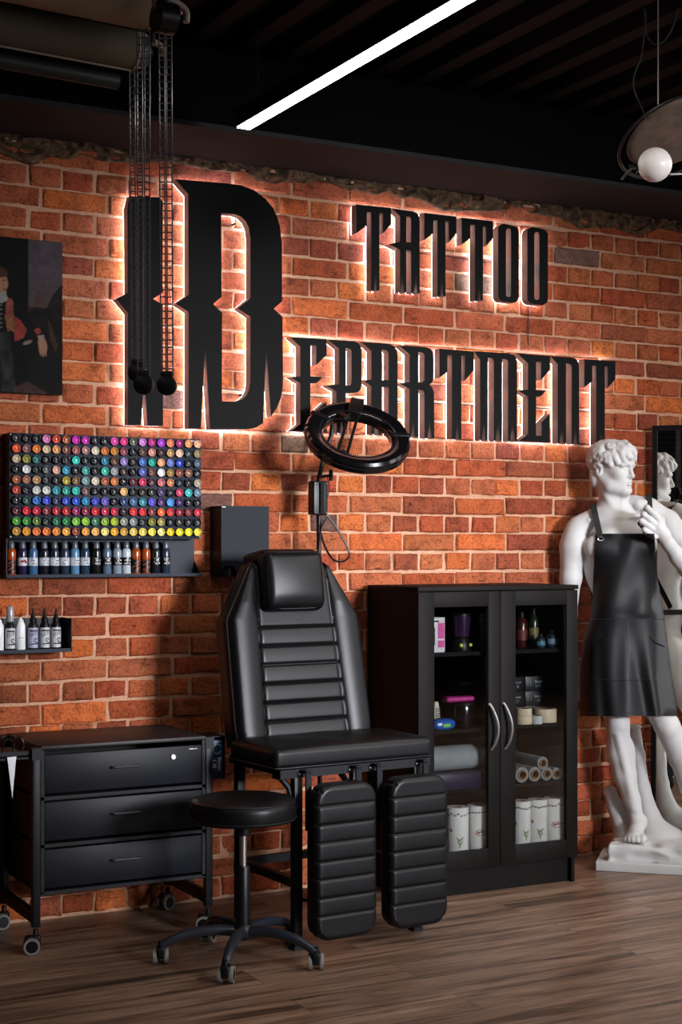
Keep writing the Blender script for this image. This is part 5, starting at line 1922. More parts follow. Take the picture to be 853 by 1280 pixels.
# ------------------------------------------------------------------ tall mirror standing behind the statue
MPH = math.radians(25)
mdir = (RGT * math.cos(MPH) - FWD * math.sin(MPH)).normalized()
mnor = (RGT * -math.sin(MPH) - FWD * math.cos(MPH)).normalized()
m0 = onD(815.5, 683, 6.99)
LEAN = math.radians(1.0)
mup = (UP * math.cos(LEAN) - mnor * math.sin(LEAN)).normalized()
mfn = (mnor * math.cos(LEAN) + UP * math.sin(LEAN)).normalized()
org = Vector((m0.x, m0.y, 0)) + mnor * 0.02
MM = Matrix(((mdir.x, mfn.x, mup.x, org.x), (mdir.y, mfn.y, mup.y, org.y), (mdir.z, mfn.z, mup.z, org.z), (0, 0, 0, 1)))
t = thing('standing_mirror', 'tall black-framed mirror leaning behind the white statue', 'mirror', org)
ztop = 1.4 + (683 - 532) / F_PX * 6.99
mb = MB()
MW = 0.72
mb.box(0, 0.022, -0.02, 0.01, 0, ztop).box(MW - 0.022, MW, -0.02, 0.01, 0, ztop).box(0.022, MW - 0.022, -0.02, 0.01, ztop - 0.022, ztop).box(0.022, MW - 0.022, -0.02, 0.01, 0, 0.022)
mb.xf(MM).build('frame', plastic_b, t, smooth=0)
sv = bpy.data.materials.new('mirror_silver')
n = NT(sv)
n.b.inputs['Base Color'].default_value = (0.86, 0.86, 0.82, 1)
n.b.inputs['Metallic'].default_value = 1.0
n.b.inputs['Roughness'].default_value = 0.015
MB().box(0.018, MW - 0.018, -0.006, 0.002, 0.018, ztop - 0.018).xf(MM).build('mirror_glass', sv, t, smooth=0)

# ------------------------------------------------------------------ contents of the cabinet
card_w = mat('white_card', '#c9c6c4', 0.5, var=0.03)
pink_card = mat('pink_print', '#c03c86', 0.5, var=0.05)
film_m = mat('clear_film_roll', '#868a8a', 0.16, var=0.15, scale=12, spec=0.7, coat=0.3)
kraft = mat('kraft_core', '#8b6844', 0.8, var=0.1)
tape_m = mat('cream_masking_tape', '#cbb99a', 0.6, var=0.05)
towel_m = mat('quilted_paper_towel', '#d9d6d0', 0.85, var=0.04, scale=60, bump=0.4, bdist=0.002)
CY = -0.33


def item(u, v, z, y=CY):
    """world x for something seen at column u, standing at height z on a shelf"""
    return onY(u, v, y).x


def cabx(u, y):
    return onY(u, 800, y).x


# upper shelf, left
x0, x1 = cabx(541, -0.36), cabx(556.5, -0.36)
t = thing('pink_carton', 'upright white and pink carton at the left end of the top shelf', 'carton', ((x0 + x1) / 2, -0.33, SHELF[2]))
MB().cham(x0, x1, -0.36, -0.29, SHELF[2], SHELF[2] + 0.140, 0.0015).build('carton', card_w, t)
mb = MB().box(x0 + (x1 - x0) * 0.42, x1 - 0.003, -0.3608, -0.360, SHELF[2] + 0.055, SHELF[2] + 0.118).box(x0 + (x1 - x0) * 0.42, x1 - 0.003, -0.3608, -0.360, SHELF[2] + 0.02, SHELF[2] + 0.048)
mb.build('pink_panel', pink_card, t)
mb = MB()
for k in range(4):
    mb.box(x0 + 0.008, x0 + 0.008 + 0.018 + 0.004 * (k % 2), -0.3608, -0.360, SHELF[2] + 0.122 - 0.0 + 0.004 * (k > 5), SHELF[2] + 0.128)
mb.box(x0 + 0.008, x0 + 0.012, -0.3608, -0.360, SHELF[2] + 0.03, SHELF[2] + 0.10)
mb.build('carton_print', lab_ink, t)
x = cabx(576.5, -0.33)
t = thing('blender_jar', 'dark purple jug on a black base with yellow buttons on the top shelf', 'jug', (x, -0.33, SHELF[2]))
T = Matrix.Translation((x, -0.33, SHELF[2]))
MB().lathe([(0.040, 0), (0.042, 0.01), (0.034, 0.05), (0.030, 0.056)], 24, T).build('base', plastic_b, t)
MB().lathe([(0.028, 0.056), (0.034, 0.06), (0.040, 0.135), (0.040, 0.142)], 24, T).build('jar', mat('purple_smoke_plastic', '#2a1430', 0.2, spec=0.6), t)
MB().lathe([(0.041, 0.142), (0.041, 0.152), (0.02, 0.158), (0.001, 0.158)], 24, T).build('lid', plastic_b, t)
for dx in (-0.022, 0.022):
    MB().box(x + dx - 0.006, x + dx + 0.006, -0.370, -0.355, SHELF[2] + 0.02, SHELF[2] + 0.032).build('button', mat('yellow_green_button', '#a8a83a', 0.5), t)
x = cabx(602.5, -0.34)
t = thing('spray_can', 'dark spray can at the right end of the left top shelf', 'can', (x, -0.34, SHELF[2]))
T = Matrix.Translation((x, -0.34, SHELF[2]))
MB().lathe([(0.018, 0), (0.019, 0.003), (0.019, 0.105), (0.012, 0.118)], 20, T).build('body', plastic_b, t)
MB().lathe([(0.013, 0.116), (0.013, 0.15), (0.001, 0.152)], 18, T).build('cap', grey_cap, t)
# second shelf, left
x0 = cabx(572, -0.22)
x1 = min(cabx(612, -0.22), gmx - 0.012)
t = thing('black_device', 'black machine with a grey top plate at the back of the middle shelf', 'device', ((x0 + x1) / 2, -0.2, SHELF[1]))
MB().rbox((x1 - x0, 0.12, 0.155), 0.012, (1, 1, 1), ((x0 + x1) / 2, -0.2, SHELF[1] + 0.0785), 2).build('housing', plastic_b, t)
MB().rbox((x1 - x0 - 0.01, 0.10, 0.02), 0.006, (1, 1, 1), ((x0 + x1) / 2, -0.2, SHELF[1] + 0.168), 2).build('top_plate', mat('grey_device_plate', '#4c4d50', 0.4), t)
x0, x1 = cabx(569, -0.34), cabx(592, -0.34)
t = thing('black_canister', 'squat black canister under the magenta pouch in the cabinet', 'canister', ((x0 + x1) / 2, -0.34, SHELF[1]))
T = Matrix.Translation(((x0 + x1) / 2, -0.33, SHELF[1]))
rr0 = (x1 - x0) / 2
MB().lathe([(rr0 * 0.96, 0), (rr0, 0.004), (rr0, 0.085), (rr0 * 0.96, 0.09)], 28, T).build('body', gloss_b, t)
MB().lathe([(rr0 * 1.02, 0.089), (rr0 * 1.02, 0.100), (rr0 * 0.9, 0.103), (0.001, 0.103)], 28, T).build('lid', plastic_b, t)
x = cabx(573, -0.33)
t = thing('magenta_pouch', 'slim magenta zip pouch lying on top of the black canister', 'pouch', (x, -0.33, SHELF[1] + 0.104))
MB().rbox((0.135, 0.05, 0.022), 0.010, (3, 1, 1), (x, -0.33, SHELF[1] + 0.116), 3).build('pouch', mat('magenta_fabric', '#a01c6c', 0.5, var=0.1), t)
MB().tube([(x - 0.055, -0.3565, SHELF[1] + 0.118), (x + 0.055, -0.3565, SHELF[1] + 0.118)], 0.0018, 5).build('zip', mat('pink_zip', '#c86aa0', 0.4), t)
x = cabx(553, -0.37)
t = thing('wipes_pack', 'blue soft pack with green print at the front of the middle shelf', 'pack', (x, -0.37, SHELF[1]))
MB().rbox((0.105, 0.055, 0.046), 0.018, (3, 2, 2), (x, -0.37, SHELF[1] + 0.0235), 3, lambda p: (p[0], p[1], p[2] * (1 - 0.45 * (p[0] / 0.06) ** 2))).build('pack', mat('blue_foil', '#1a4f9c', 0.25, var=0.15), t)
MB().rbox((0.035, 0.003, 0.014), 0.0012, (1, 1, 1), (x + 0.004, -0.3985, SHELF[1] + 0.020), 1).build('green_print', mat('green_print', '#5aa83c', 0.5), t)
MB().rbox((0.02, 0.003, 0.010), 0.0012, (1, 1, 1), (x - 0.028, -0.3980, SHELF[1] + 0.026), 1).build('white_mark', white_ink, t)
x = cabx(545, -0.30)
t = thing('lotion_tube', 'pale upright tube behind the blue soft pack in the cabinet', 'tube', (x, -0.30, SHELF[1]))
T = Matrix.Translation((x, -0.30, SHELF[1]))
MB().lathe([(0.013, 0), (0.013, 0.022)], 18, T).build('cap', plastic_b, t)
MB().add([], []).lathe([(0.016, 0.022), (0.018, 0.03), (0.016, 0.08), (0.010, 0.105), (0.001, 0.108)], 18, T).build('body', mat('cream_plastic', '#bdb49e', 0.4), t)
mb = MB()
for k in range(5):
    mb.box(x - 0.008, x + 0.008, -0.3185, -0.316, SHELF[1] + 0.04 + 0.009 * k, SHELF[1] + 0.044 + 0.009 * k)
mb.build('label_print', lab_ink, t)
# third shelf, left: wide film roll over a flat dark carton
x0, x1 = GX0 + 0.03, gmx - 0.018
t = thing('indigo_carton', 'flat dark indigo carton under the wide film roll in the cabinet', 'carton', ((x0 + x1) / 2, -0.31, SHELF[0]))
MB().cham(x0, x1, -0.385, -0.235, SHELF[0], SHELF[0] + 0.062, 0.002).build('carton', mat('indigo_card', '#1d1b33', 0.35, var=0.1), t)
MB().cham(x0 + 0.01, x1 - 0.01, -0.384, -0.24, SHELF[0] + 0.0621, SHELF[0] + 0.0655, 0.001).build('lid_flap', mat('indigo_card', '#1d1b33'), t)
t = thing('wide_film_roll', 'wide roll of clear plastic film lying on the indigo carton', 'film roll', ((x0 + x1) / 2, -0.315, SHELF[0] + 0.066))
RT = Matrix.Translation((0, -0.315, SHELF[0] + 0.117)) @ Matrix.Rotation(PI / 2, 4, 'Y')
MB().lathe([(0.022, x0 + 0.004), (0.050, x0 + 0.004), (0.051, x0 + 0.008), (0.051, x1 - 0.008), (0.050, x1 - 0.004), (0.022, x1 - 0.004)], 36, RT, False).build('film', film_m, t)
MB().lathe([(0.022, x0), (0.022, x1), (0.018, x1), (0.018, x0), (0.022, x0)], 24, RT, False).build('core', kraft, t)

# top shelf, right
for (u, y, hgt, rr0, colr, label) in ((652, -0.25, 0.15, 0.026, '#3a1512', 'dark red bottle at the left of the right top shelf'),
                                      (667, -0.27, 0.165, 0.022, '#1d2417', 'tall dark green bottle on the right top shelf'),
                                      (676, -0.34, 0.06, 0.020, '#1c2a30', 'low jar with teal label on the right top shelf'),
                                      (690, -0.33, 0.075, 0.024, '#1e2b33', 'jar with grey-blue label near the right door edge, top shelf'),
                                      (697, -0.20, 0.17, 0.024, '#151517', 'tall black bottle at the back right of the top shelf')):
    x = cabx(u, y)
    t = thing('shelf_bottle', label, 'bottle', (x, y, SHELF[2]), 0, 'bottles on the right top shelf')
    T = Matrix.Translation((x, y, SHELF[2]))
    MB().lathe([(rr0 * 0.94, 0), (rr0, 0.003), (rr0, hgt * 0.66), (rr0 * 0.8, hgt * 0.76), (rr0 * 0.45, hgt * 0.84)], 20, T).build('body', mat('bottle_' + colr[1:], colr, 0.2, spec=0.6), t)
    MB().lathe([(rr0 * 0.5, hgt * 0.82), (rr0 * 0.5, hgt * 0.98), (rr0 * 0.3, hgt), (0.001, hgt)], 16, T).build('cap', plastic_b, t)
    lc = {'#1c2a30': '#3b6f80', '#1e2b33': '#5f7f90', '#3a1512': '#5c221c', '#1d2417': '#6a6238', '#151517': '#8f9498'}[colr]
    MB().grid(lambda p, q: (x + (rr0 + 0.0005) * math.sin(-1.5 + 2.4 * p), y - (rr0 + 0.0005) * math.cos(-1.5 + 2.4 * p), SHELF[2] + hgt * (0.2 + 0.3 * q)), 12, 1).build('label', mat('label_' + lc[1:], lc, 0.5), t)
# second shelf, right: cartridge cartons and tape rolls
bw_ = (cabx(682.5, -0.26) - cabx(657, -0.26))
xa = cabx(657, -0.26)
for (x0, x1, k, label) in ((xa, xa + bw_, 0, 'lowest black cartridge carton of the wide stack behind the tape rolls'),
                           (xa, xa + bw_, 1, 'middle black cartridge carton of the wide stack behind the tape rolls'),
                           (xa, xa + bw_, 2, 'topmost black cartridge carton of the wide stack behind the tape rolls'),
                           (xa - 0.105, xa - 0.006, 0, 'lowest black carton half hidden by the middle door frame'),
                           (xa - 0.105, xa - 0.006, 1, 'middle black carton half hidden by the middle door frame'),
                           (xa - 0.105, xa - 0.006, 2, 'topmost black carton half hidden by the middle door frame')):
    z0 = SHELF[1] + 0.062 * k + 0.0
    t = thing('cartridge_carton', label, 'carton', ((x0 + x1) / 2, -0.22, z0), 0, 'black cartridge cartons in the cabinet')
    y0 = -0.262
    MB().cham(x0, x1, y0, -0.16, z0, z0 + 0.061, 0.0015).build('carton', mat('black_card', '#15171a', 0.4, var=0.08), t)
    mb = MB()
    text_mesh('Blancor', 0.015, lambda X, Y: (x0 + (x1 - x0) * 0.44 + X, y0 - 0.0007, z0 + 0.034 + Y), mb, 0.85)
    text_mesh('L 35', 0.015, lambda X, Y: (x0 + (x1 - x0) * 0.50 + X, y0 - 0.0007, z0 + 0.016 + Y), mb, 0.85)
    for cx in (0.17, 0.30):
        mb.tube([(x0 + (x1 - x0) * cx + 0.006 * math.cos(a), y0 - 0.0005, z0 + 0.031 + 0.011 * math.sin(a)) for a in np.linspace(2.2, 4.1, 8)], 0.001, 4)
    mb.build('print', mat('grey_white_print', '#9fa3a6', 0.5), t)
for (u, y, r_, h_, dz_, m_, label) in ((654.5, -0.35, 0.036, 0.033, 0.0, tape_m, 'lower cream tape roll of the pair stacked at left'),
                                      (654.5, -0.35, 0.036, 0.031, 0.0335, tape_m, 'upper cream tape roll of the pair stacked at left'),
                                      (681.5, -0.33, 0.050, 0.056, 0.0, tape_m, 'largest cream tape roll on the middle shelf, right of the pair'),
                                      (671, -0.375, 0.024, 0.034, 0.0, mat('grey_white_tape', '#b5b8b8', 0.5), 'small grey-white tape roll in front of the largest one')):
    x = cabx(u, y)
    t = thing('tape_roll', label, 'tape roll', (x, y, SHELF[1] + dz_), 0, 'tape rolls on the middle shelf')
    T = Matrix.Translation((x, y, SHELF[1] + dz_))
    MB().lathe([(r_ * 0.66, 0), (r_ * 0.98, 0), (r_, 0.002), (r_, h_ - 0.002), (r_ * 0.98, h_), (r_ * 0.66, h_)], 32, T, False).build('tape', m_, t)
    MB().lathe([(r_ * 0.66, 0), (r_ * 0.66, h_), (r_ * 0.58, h_), (r_ * 0.58, 0), (r_ * 0.66, 0)], 28, T, False).build('core', mat('red_brown_core', '#6a3a34', 0.7), t)
# third shelf, right: film rolls pointing at the doors
zz = SHELF[0]
for (u, v, rp, label) in ((654.0, 977.5, 9.8, 'leftmost film roll of the bottom row, cut by the door frame'),
                          (670.0, 976.5, 9.2, 'second film roll from left in the bottom row'),
                          (685.0, 975.8, 8.4, 'third film roll from left in the bottom row, slightly smaller'),
                          (697.5, 975.8, 7.6, 'thinnest film roll at the right end of the bottom row'),
                          (680.0, 961.5, 8.0, 'film roll lying on top of the bottom row of rolls')):
    y0 = -0.385
    p = onY(u, v, y0)
    dist = (p - CAM).dot(FWD)
    r_ = rp / F_PX * dist * 1.02
    z = zz + r_ + 0.0005 if v > 970 else p.z + 0.0245
    t = thing('film_roll', label, 'film roll', (p.x, y0, z - r_), 0, 'film rolls with cardboard cores')
    T = Matrix.Translation((p.x, y0, z)) @ Matrix.Rotation(-PI / 2, 4, 'X')
    MB().lathe([(r_ * 0.62, 0.006), (r_ * 0.97, 0.006), (r_, 0.010), (r_, 0.285), (r_ * 0.62, 0.287)], 28, T, False).build('film', film_m, t)
    MB().lathe([(r_ * 0.64, 0.287), (r_ * 0.64, 0), (r_ * 0.50, 0), (r_ * 0.50, 0.287)], 24, T, False).build('core', kraft, t)
# bottom: paper towel rolls
motif = {'leaf': mat('leaf_green_print', '#5b7a2e', 0.7), 'brown': mat('brown_cup_print', '#7a5636', 0.7), 'plum': mat('plum_print', '#5a4468', 0.7), 'teal': mat('teal_print', '#3f7076', 0.7), 'rust': mat('rust_print', '#8a4a34', 0.7)}
for i, (u, rp, label) in enumerate(((571.5, 15, 'paper towel roll half hidden by the right leg rest'), (599.5, 13.5, 'paper towel roll with brown cup print behind the left glass door'),
                                    (653.0, 12.5, 'paper towel roll at the left of the three behind the right door'), (675.8, 12.5, 'middle paper towel roll of the three behind the right door'),
                                    (699.5, 12.5, 'paper towel roll with cup print at the right of the three'))):
    y0 = -0.345
    p = onY(u, 1040, y0)
    dist = (p - CAM).dot(FWD)
    r_ = min(rp / F_PX * dist, 0.0465)
    xr_ = min(onY(698.5, 1040, y0).x, GX1 - 0.018 - r_)
    px_ = {0: gmx - 0.0105 - 3 * r_ - 0.004, 1: gmx - 0.0095 - r_, 2: xr_ - 4 * r_ - 0.004, 3: xr_ - 2 * r_ - 0.002, 4: xr_}[i]
    p = Vector((px_, p.y, p.z))
    z0 = 0.1215
    h_ = 0.225
    t = thing('paper_towel_roll', label, 'paper towel roll', (p.x, y0, z0), 0, 'patterned paper towel rolls in the cabinet')
    T = Matrix.Translation((p.x, y0, z0))
    MB().lathe([(r_ * 0.45, 0), (r_ * 0.97, 0), (r_, 0.003), (r_, h_ - 0.004), (r_ * 0.96, h_), (r_ * 0.45, h_)], 32, T, False).build('paper', towel_m, t)
    MB().lathe([(r_ * 0.46, 0.0), (r_ * 0.46, h_ + 0.001), (r_ * 0.42, h_ + 0.001), (r_ * 0.42, 0.0)], 24, T, False).build('core', kraft, t)

    def wr(a, z):
        a += -0.45
        return (p.x + (r_ + 0.0006) * math.sin(a), y0 - (r_ + 0.0006) * math.cos(a), z0 + z)

    def leaf(mb, a, z, L, w, rot):
        pts = []
        for k in range(10):
            s = 2 * PI * k / 10
            X, Y = L * math.cos(s), w * math.sin(s) * (1 - 0.4 * math.cos(s))
            pts.append(wr(a + (X * math.cos(rot) - Y * math.sin(rot)) / r_, z + X * math.sin(rot) + Y * math.cos(rot)))
        mb.add(pts, [tuple(range(10))])
    groups = {k: MB() for k in motif}
    sd = random.Random(40 + i)
    ks = list(motif)
    for k in range(9):
        leaf(groups[ks[(k + i) % 5]], -1.2 + 0.3 * k, h_ - 0.026 + sd.uniform(-0.004, 0.004), 0.0062, 0.0032, sd.uniform(-0.6, 0.6))
    if i in (1, 4):
        for k in range(16):
            a = 2 * PI * k / 16
            leaf(groups['brown'], 0.1 + 0.019 * math.cos(a) / r_, 0.118 + 0.011 * math.sin(a), 0.0042, 0.0016, a + PI / 2)
        leaf(groups['rust'], -0.05, 0.119, 0.007, 0.005, 0.3)
        leaf(groups['rust'], 0.25, 0.121, 0.006, 0.005, -0.5)
        leaf(groups['leaf'], 0.75, 0.122, 0.008, 0.003, 0.9)
        leaf(groups['teal'], 0.8, 0.075, 0.007, 0.003, 0.6)
    else:
        for k, (dx, dz_, ro) in enumerate(((0, 0, 1.3), (0.010, 0.006, 0.7), (-0.009, 0.004, 2.3), (0.007, -0.010, 1.0), (-0.007, -0.009, 2.0), (0.0, -0.022, 1.5))):
            leaf(groups['leaf'], (0.45 if i == 2 else 0.15) + dx / r_, 0.098 + dz_, 0.0105, 0.0024, ro)
        leaf(groups['brown'], -0.65, 0.137, 0.006, 0.008, 0.4)
        leaf(groups['brown'], -0.75, 0.035, 0.010, 0.003, 0.1)
        leaf(groups['brown'], -0.55, 0.042, 0.006, 0.002, 0.2)
    for k in range(5):
        leaf(groups['leaf'], -0.9 + 0.42 * k, 0.010, 0.007, 0.002, 1.2 * ((k % 3) - 1))
    for k, g in groups.items():
        if g.f:
            g.build('printed_motif', motif[k], t, smooth=0, recalc=False)
# ------------------------------------------------------------------ plaster statue of a standing youth wearing an apron
SD = 6.72          # distance of the figure from the camera, along the view axis


def sp(u, v, dd=0.0):
    """(right, distance, up) of something seen at u, v"""
    d = SD + dd
    return np.array([(u - W_PX / 2) / F_PX * d, d, 1.4 + (HOR - v) / F_PX * d])


def to_room(p):
    return (CAM.x + RGT.x * p[0] + FWD.x * p[1], CAM.y + RGT.y * p[0] + FWD.y * p[1], p[2])


class Field:
    """signed distance field on a grid, blended shapes, meshed with surface nets"""
    def __init__(self, lo, hi, h):
        self.lo, self.h = np.array(lo, float), h
        self.n = [int(math.ceil((hi[i] - lo[i]) / h)) + 1 for i in range(3)]
        self.f = np.full(self.n, 0.2, np.float32)

    def window(self, lo, hi):
        a = [max(0, int((lo[i] - self.lo[i]) / self.h)) for i in range(3)]
        b = [min(self.n[i], int((hi[i] - self.lo[i]) / self.h) + 2) for i in range(3)]
        if any(a[i] >= b[i] for i in range(3)):
            return None
        ax = [self.lo[i] + self.h * np.arange(a[i], b[i]) for i in range(3)]
        return tuple(slice(a[i], b[i]) for i in range(3)), np.meshgrid(*ax, indexing='ij', sparse=True)

    def put(self, lo, hi, fn, k, cut=False):
        m = 0.03 + k
        w = self.window([x - m for x in lo], [x + m for x in hi])
        if w is None:
            return
        sl, (X, Y, Z) = w
        d = fn(X, Y, Z).astype(np.float32)
        o = self.f[sl]
        if cut:
            hh = np.clip(0.5 - 0.5 * (o + d) / k, 0, 1)
            self.f[sl] = o * (1 - hh) + (-d) * hh + k * hh * (1 - hh)
        else:
            hh = np.clip(0.5 + 0.5 * (d - o) / k, 0, 1)
            self.f[sl] = d * (1 - hh) + o * hh - k * hh * (1 - hh)

    def cone(self, a, b, ra, rb, k=0.012, cut=False):
        a, b = np.asarray(a, float), np.asarray(b, float)
        ab = b - a
        L2 = float(ab @ ab) or 1e-12

        def fn(X, Y, Z):
            t = np.clip(((X - a[0]) * ab[0] + (Y - a[1]) * ab[1] + (Z - a[2]) * ab[2]) / L2, 0, 1)
            return np.sqrt((X - a[0] - t * ab[0]) ** 2 + (Y - a[1] - t * ab[1]) ** 2 + (Z - a[2] - t * ab[2]) ** 2) - (ra + (rb - ra) * t)
        r = max(ra, rb)
        self.put(np.minimum(a, b) - r, np.maximum(a, b) + r, fn, k, cut)

    def chain(self, pts, rad, k=0.012):
        for i in range(len(pts) - 1):
            self.cone(pts[i], pts[i + 1], rad[i], rad[i + 1], k)

    def ell(self, c, r, k=0.015, B=None, cut=False):
        """ellipsoid; B = 3x3 rows: its axes"""
        c, r = np.asarray(c, float), np.asarray(r, float)
        B = np.eye(3) if B is None else np.asarray(B)

        def fn(X, Y, Z):
            x, y, z = X - c[0], Y - c[1], Z - c[2]
            q = [(x * B[i][0] + y * B[i][1] + z * B[i][2]) for i in range(3)]
            k0 = np.sqrt(sum((q[i] / r[i]) ** 2 for i in range(3)))
            k1 = np.sqrt(sum((q[i] / r[i] ** 2) ** 2 for i in range(3))) + 1e-9
            return k0 * (k0 - 1) / k1
        m = max(r)
        self.put(c - m, c + m, fn, k, cut)

    def mesh(self):
        f, n = self.f, self.n
        s = f < 0
        cnt = np.zeros([x - 1 for x in n], np.uint8)
        for i in (0, 1):
            for j in (0, 1):
                for k in (0, 1):
                    cnt += s[i:n[0] - 1 + i, j:n[1] - 1 + j, k:n[2] - 1 + k]
        act = (cnt > 0) & (cnt < 8)
        idx = np.argwhere(act)
        acc = np.zeros((len(idx), 3))
        num = np.zeros(len(idx))
        corners = [(i, j, k) for i in (0, 1) for j in (0, 1) for k in (0, 1)]
        for a in corners:
            for ax in range(3):
                if a[ax]:
                    continue
                b = list(a)
                b[ax] = 1
                fa = f[idx[:, 0] + a[0], idx[:, 1] + a[1], idx[:, 2] + a[2]]
                fb = f[idx[:, 0] + b[0], idx[:, 1] + b[1], idx[:, 2] + b[2]]
                cr = (fa < 0) != (fb < 0)
                t = np.where(cr, fa / np.where(cr, fa - fb, 1), 0)
                p = np.array(a, float)[None, :] + np.zeros((len(idx), 3))
                p[:, ax] += t
                acc += np.where(cr[:, None], p, 0)
                num += cr
        V = (idx + acc / num[:, None]) * self.h + self.lo
        ids = np.full(act.shape, -1, np.int64)
        ids[act] = np.arange(len(idx))
        F = []
        for ax in range(3):
            sh = [slice(None)] * 3
            a = [slice(1, n[i] - 1) for i in range(3)]
            b = list(a)
            a[ax] = slice(0, n[ax] - 1)
            b[ax] = slice(1, n[ax])
            s0, s1 = s[tuple(a)], s[tuple(b)]
            e = np.argwhere(s0 != s1)
            flip = s0[tuple(e.T)]
            base = e.copy()
            for i in range(3):
                if i != ax:
                    base[:, i] += 1
            o1, o2 = [(1, 2), (2, 0), (0, 1)][ax]
            q = []
            for (x, y) in ((-1, -1), (0, -1), (0, 0), (-1, 0)):
                c = base.copy()
                c[:, o1] += x
                c[:, o2] += y
                q.append(ids[c[:, 0], c[:, 1], c[:, 2]])
            q = np.stack(q, 1)
            q[~flip] = q[~flip][:, ::-1]
            F.append(q)
        F = np.concatenate(F)
        return V, F[(F >= 0).all(1)]


def relax(V, F, it, lam=0.5):
    n = len(V)
    e = np.concatenate([F[:, [0, 1]], F[:, [1, 2]], F[:, [2, 3]], F[:, [3, 0]]])
    for _ in range(it):
        a = np.zeros_like(V)
        c = np.zeros(n)
        for col in range(3):
            a[:, col] = np.bincount(e[:, 0], V[e[:, 1], col], n) + np.bincount(e[:, 1], V[e[:, 0], col], n)
        c = np.bincount(e[:, 0], minlength=n) + np.bincount(e[:, 1], minlength=n)
        V = V + lam * (a / np.maximum(c, 1)[:, None] - V)
    return V


def field_mesh(name, fld, m, parent, it=1):
    V, F = fld.mesh()
    V = relax(V, F, it, 0.35)
    R = np.array([[RGT.x, FWD.x, 0], [RGT.y, FWD.y, 0], [0, 0, 1]])
    Wd = V @ R.T + np.array(CAM) * np.array([1, 1, 0])
    Mi = np.array(XF[parent.name].inverted())
    Wl = Wd @ Mi[:3, :3].T + Mi[:3, 3]
    me = bpy.data.meshes.new(name)
    me.from_pydata(Wl.tolist(), [], F.tolist())
    me.materials.append(m)
    me.polygons.foreach_set('use_smooth', [True] * len(me.polygons))
    me.update()
    o = bpy.data.objects.new(name, me)
    COL.objects.link(o)
    o.parent = parent
    XF[o.name] = XF[parent.name].copy()
    return o, V, F


marble = mat('white_plaster', '#bdbcbb', 0.55, var=0.05, scale=9, bump=0.08, bdist=0.002, spec=0.35)
# plinth corners: seen turned against the wall
pA = np.array([1.099, 6.550])
e1, e2 = np.array([0.963, -0.27]), np.array([0.27, 0.963])
PLW, PLD, PLH = 0.60, 0.335, 0.040


def pl(a, b, z):
    q = pA + e1 * a + e2 * b
    return np.array([q[0], q[1], z])


base0 = to_room(pl(PLW / 2, PLD / 2, 0))
statue = thing('statue', 'white plaster statue of a standing youth on a low square plinth, beside the cabinet', 'statue', base0)
mb = MB()
mb.rbox((PLW, PLD, PLH), 0.004, (1, 1, 1), (0, 0, PLH / 2), 2)
pc = pl(PLW / 2, PLD / 2, 0)
ang1 = math.atan2(e1[1], e1[0])
wx = RGT * e1[0] + FWD * e1[1]
mb.xf(Matrix.Translation(Vector(base0)) @ Matrix.Rotation(math.atan2(wx.y, wx.x), 4, 'Z'))
mb.build('plinth', marble, statue)

# ---- rock and tree stump
fd = Field((1.08, 6.28, 0.035), (1.80, 6.98, 0.72), 0.0055)


def rockbox(X, Y, Z):
    x, y = X - pc[0], Y - pc[1]
    a = x * e1[0] + y * e1[1]
    b = x * e2[0] + y * e2[1]
    hx, hy, hz = PLW / 2 - 0.050, PLD / 2 - 0.022, 0.042
    r = 0.012
    qx, qy, qz = np.abs(a) - hx + r, np.abs(b) - hy + r, np.abs(Z - 0.072) - hz + r
    d = np.sqrt(np.maximum(qx, 0) ** 2 + np.maximum(qy, 0) ** 2 + np.maximum(qz, 0) ** 2) + np.minimum(np.maximum(np.maximum(qx, qy), qz), 0) - r
    P = np.stack([np.broadcast_to(t, d.shape).ravel() for t in (X * 9, Y * 9, Z * 13)], 1)
    nn = vnoise(P, 51).reshape(d.shape)
    n2 = vnoise(P * 2.7 + 3, 52).reshape(d.shape)
    n3 = np.abs(vnoise(P * 1.4 + 9, 53)).reshape(d.shape)
    return d + (0.008 * nn + 0.004 * n2 + 0.014 * n3) * np.clip(1.3 - np.maximum(0, Z - 0.10) / 0.02, 0.4, 1.3)


fd.put((1.10, 6.3, 0.03), (1.80, 6.98, 0.17), rockbox, 0.012)
fd.chain([sp(794.5, 915, .09), sp(798, 945, .10), sp(803, 985, .10), sp(812, 1022, .09), sp(822, 1048, .05)], [.0265, .030, .034, .048, .075], 0.02)
fd.ell(sp(794.5, 908, .09), (.03, .03, .010), 0.006)
fd.chain([sp(763, 990, .10), sp(770, 1010, .09), sp(783, 1045, .06)], [.030, .033, .05], 0.02)
fd.ell(sp(830, 1046, .04), (.09, .08, .05), 0.04)
field_mesh('rock_base', fd, marble, statue, 1)

# ---- figure
H = 0.0036
fg = Field((0.93, 6.42, 0.09), (1.76, 6.92, 1.90), H)
K1 = 0.03
fg.ell(sp(775, 705, .0), (.158, .105, .19), K1)
fg.ell(sp(753, 684, -.065), (.078, .05, .062), .035)
fg.ell(sp(800, 681, -.065), (.078, .05, .062), .035)
fg.ell(sp(782, 765, .0), (.135, .095, .17), .05)
fg.ell(sp(785, 822, .01), (.155, .115, .115), .05)
fg.cone(sp(768, 640, .02), sp(724, 659, .01), .058, .051, .04)
fg.chain([sp(776, 637, .02), sp(792, 634.5, .02), sp(810, 637, .015), sp(832, 650, .01)], [.050, .049, .049, .051], .03)
fg.cone(sp(767, 650, .0), sp(775, 690, .0), .075, .10, .05)
fg.ell(sp(717, 680, .0), (.055, .06, .085), .03)
fg.ell(sp(838, 664, .0), (.058, .062, .080), .03)
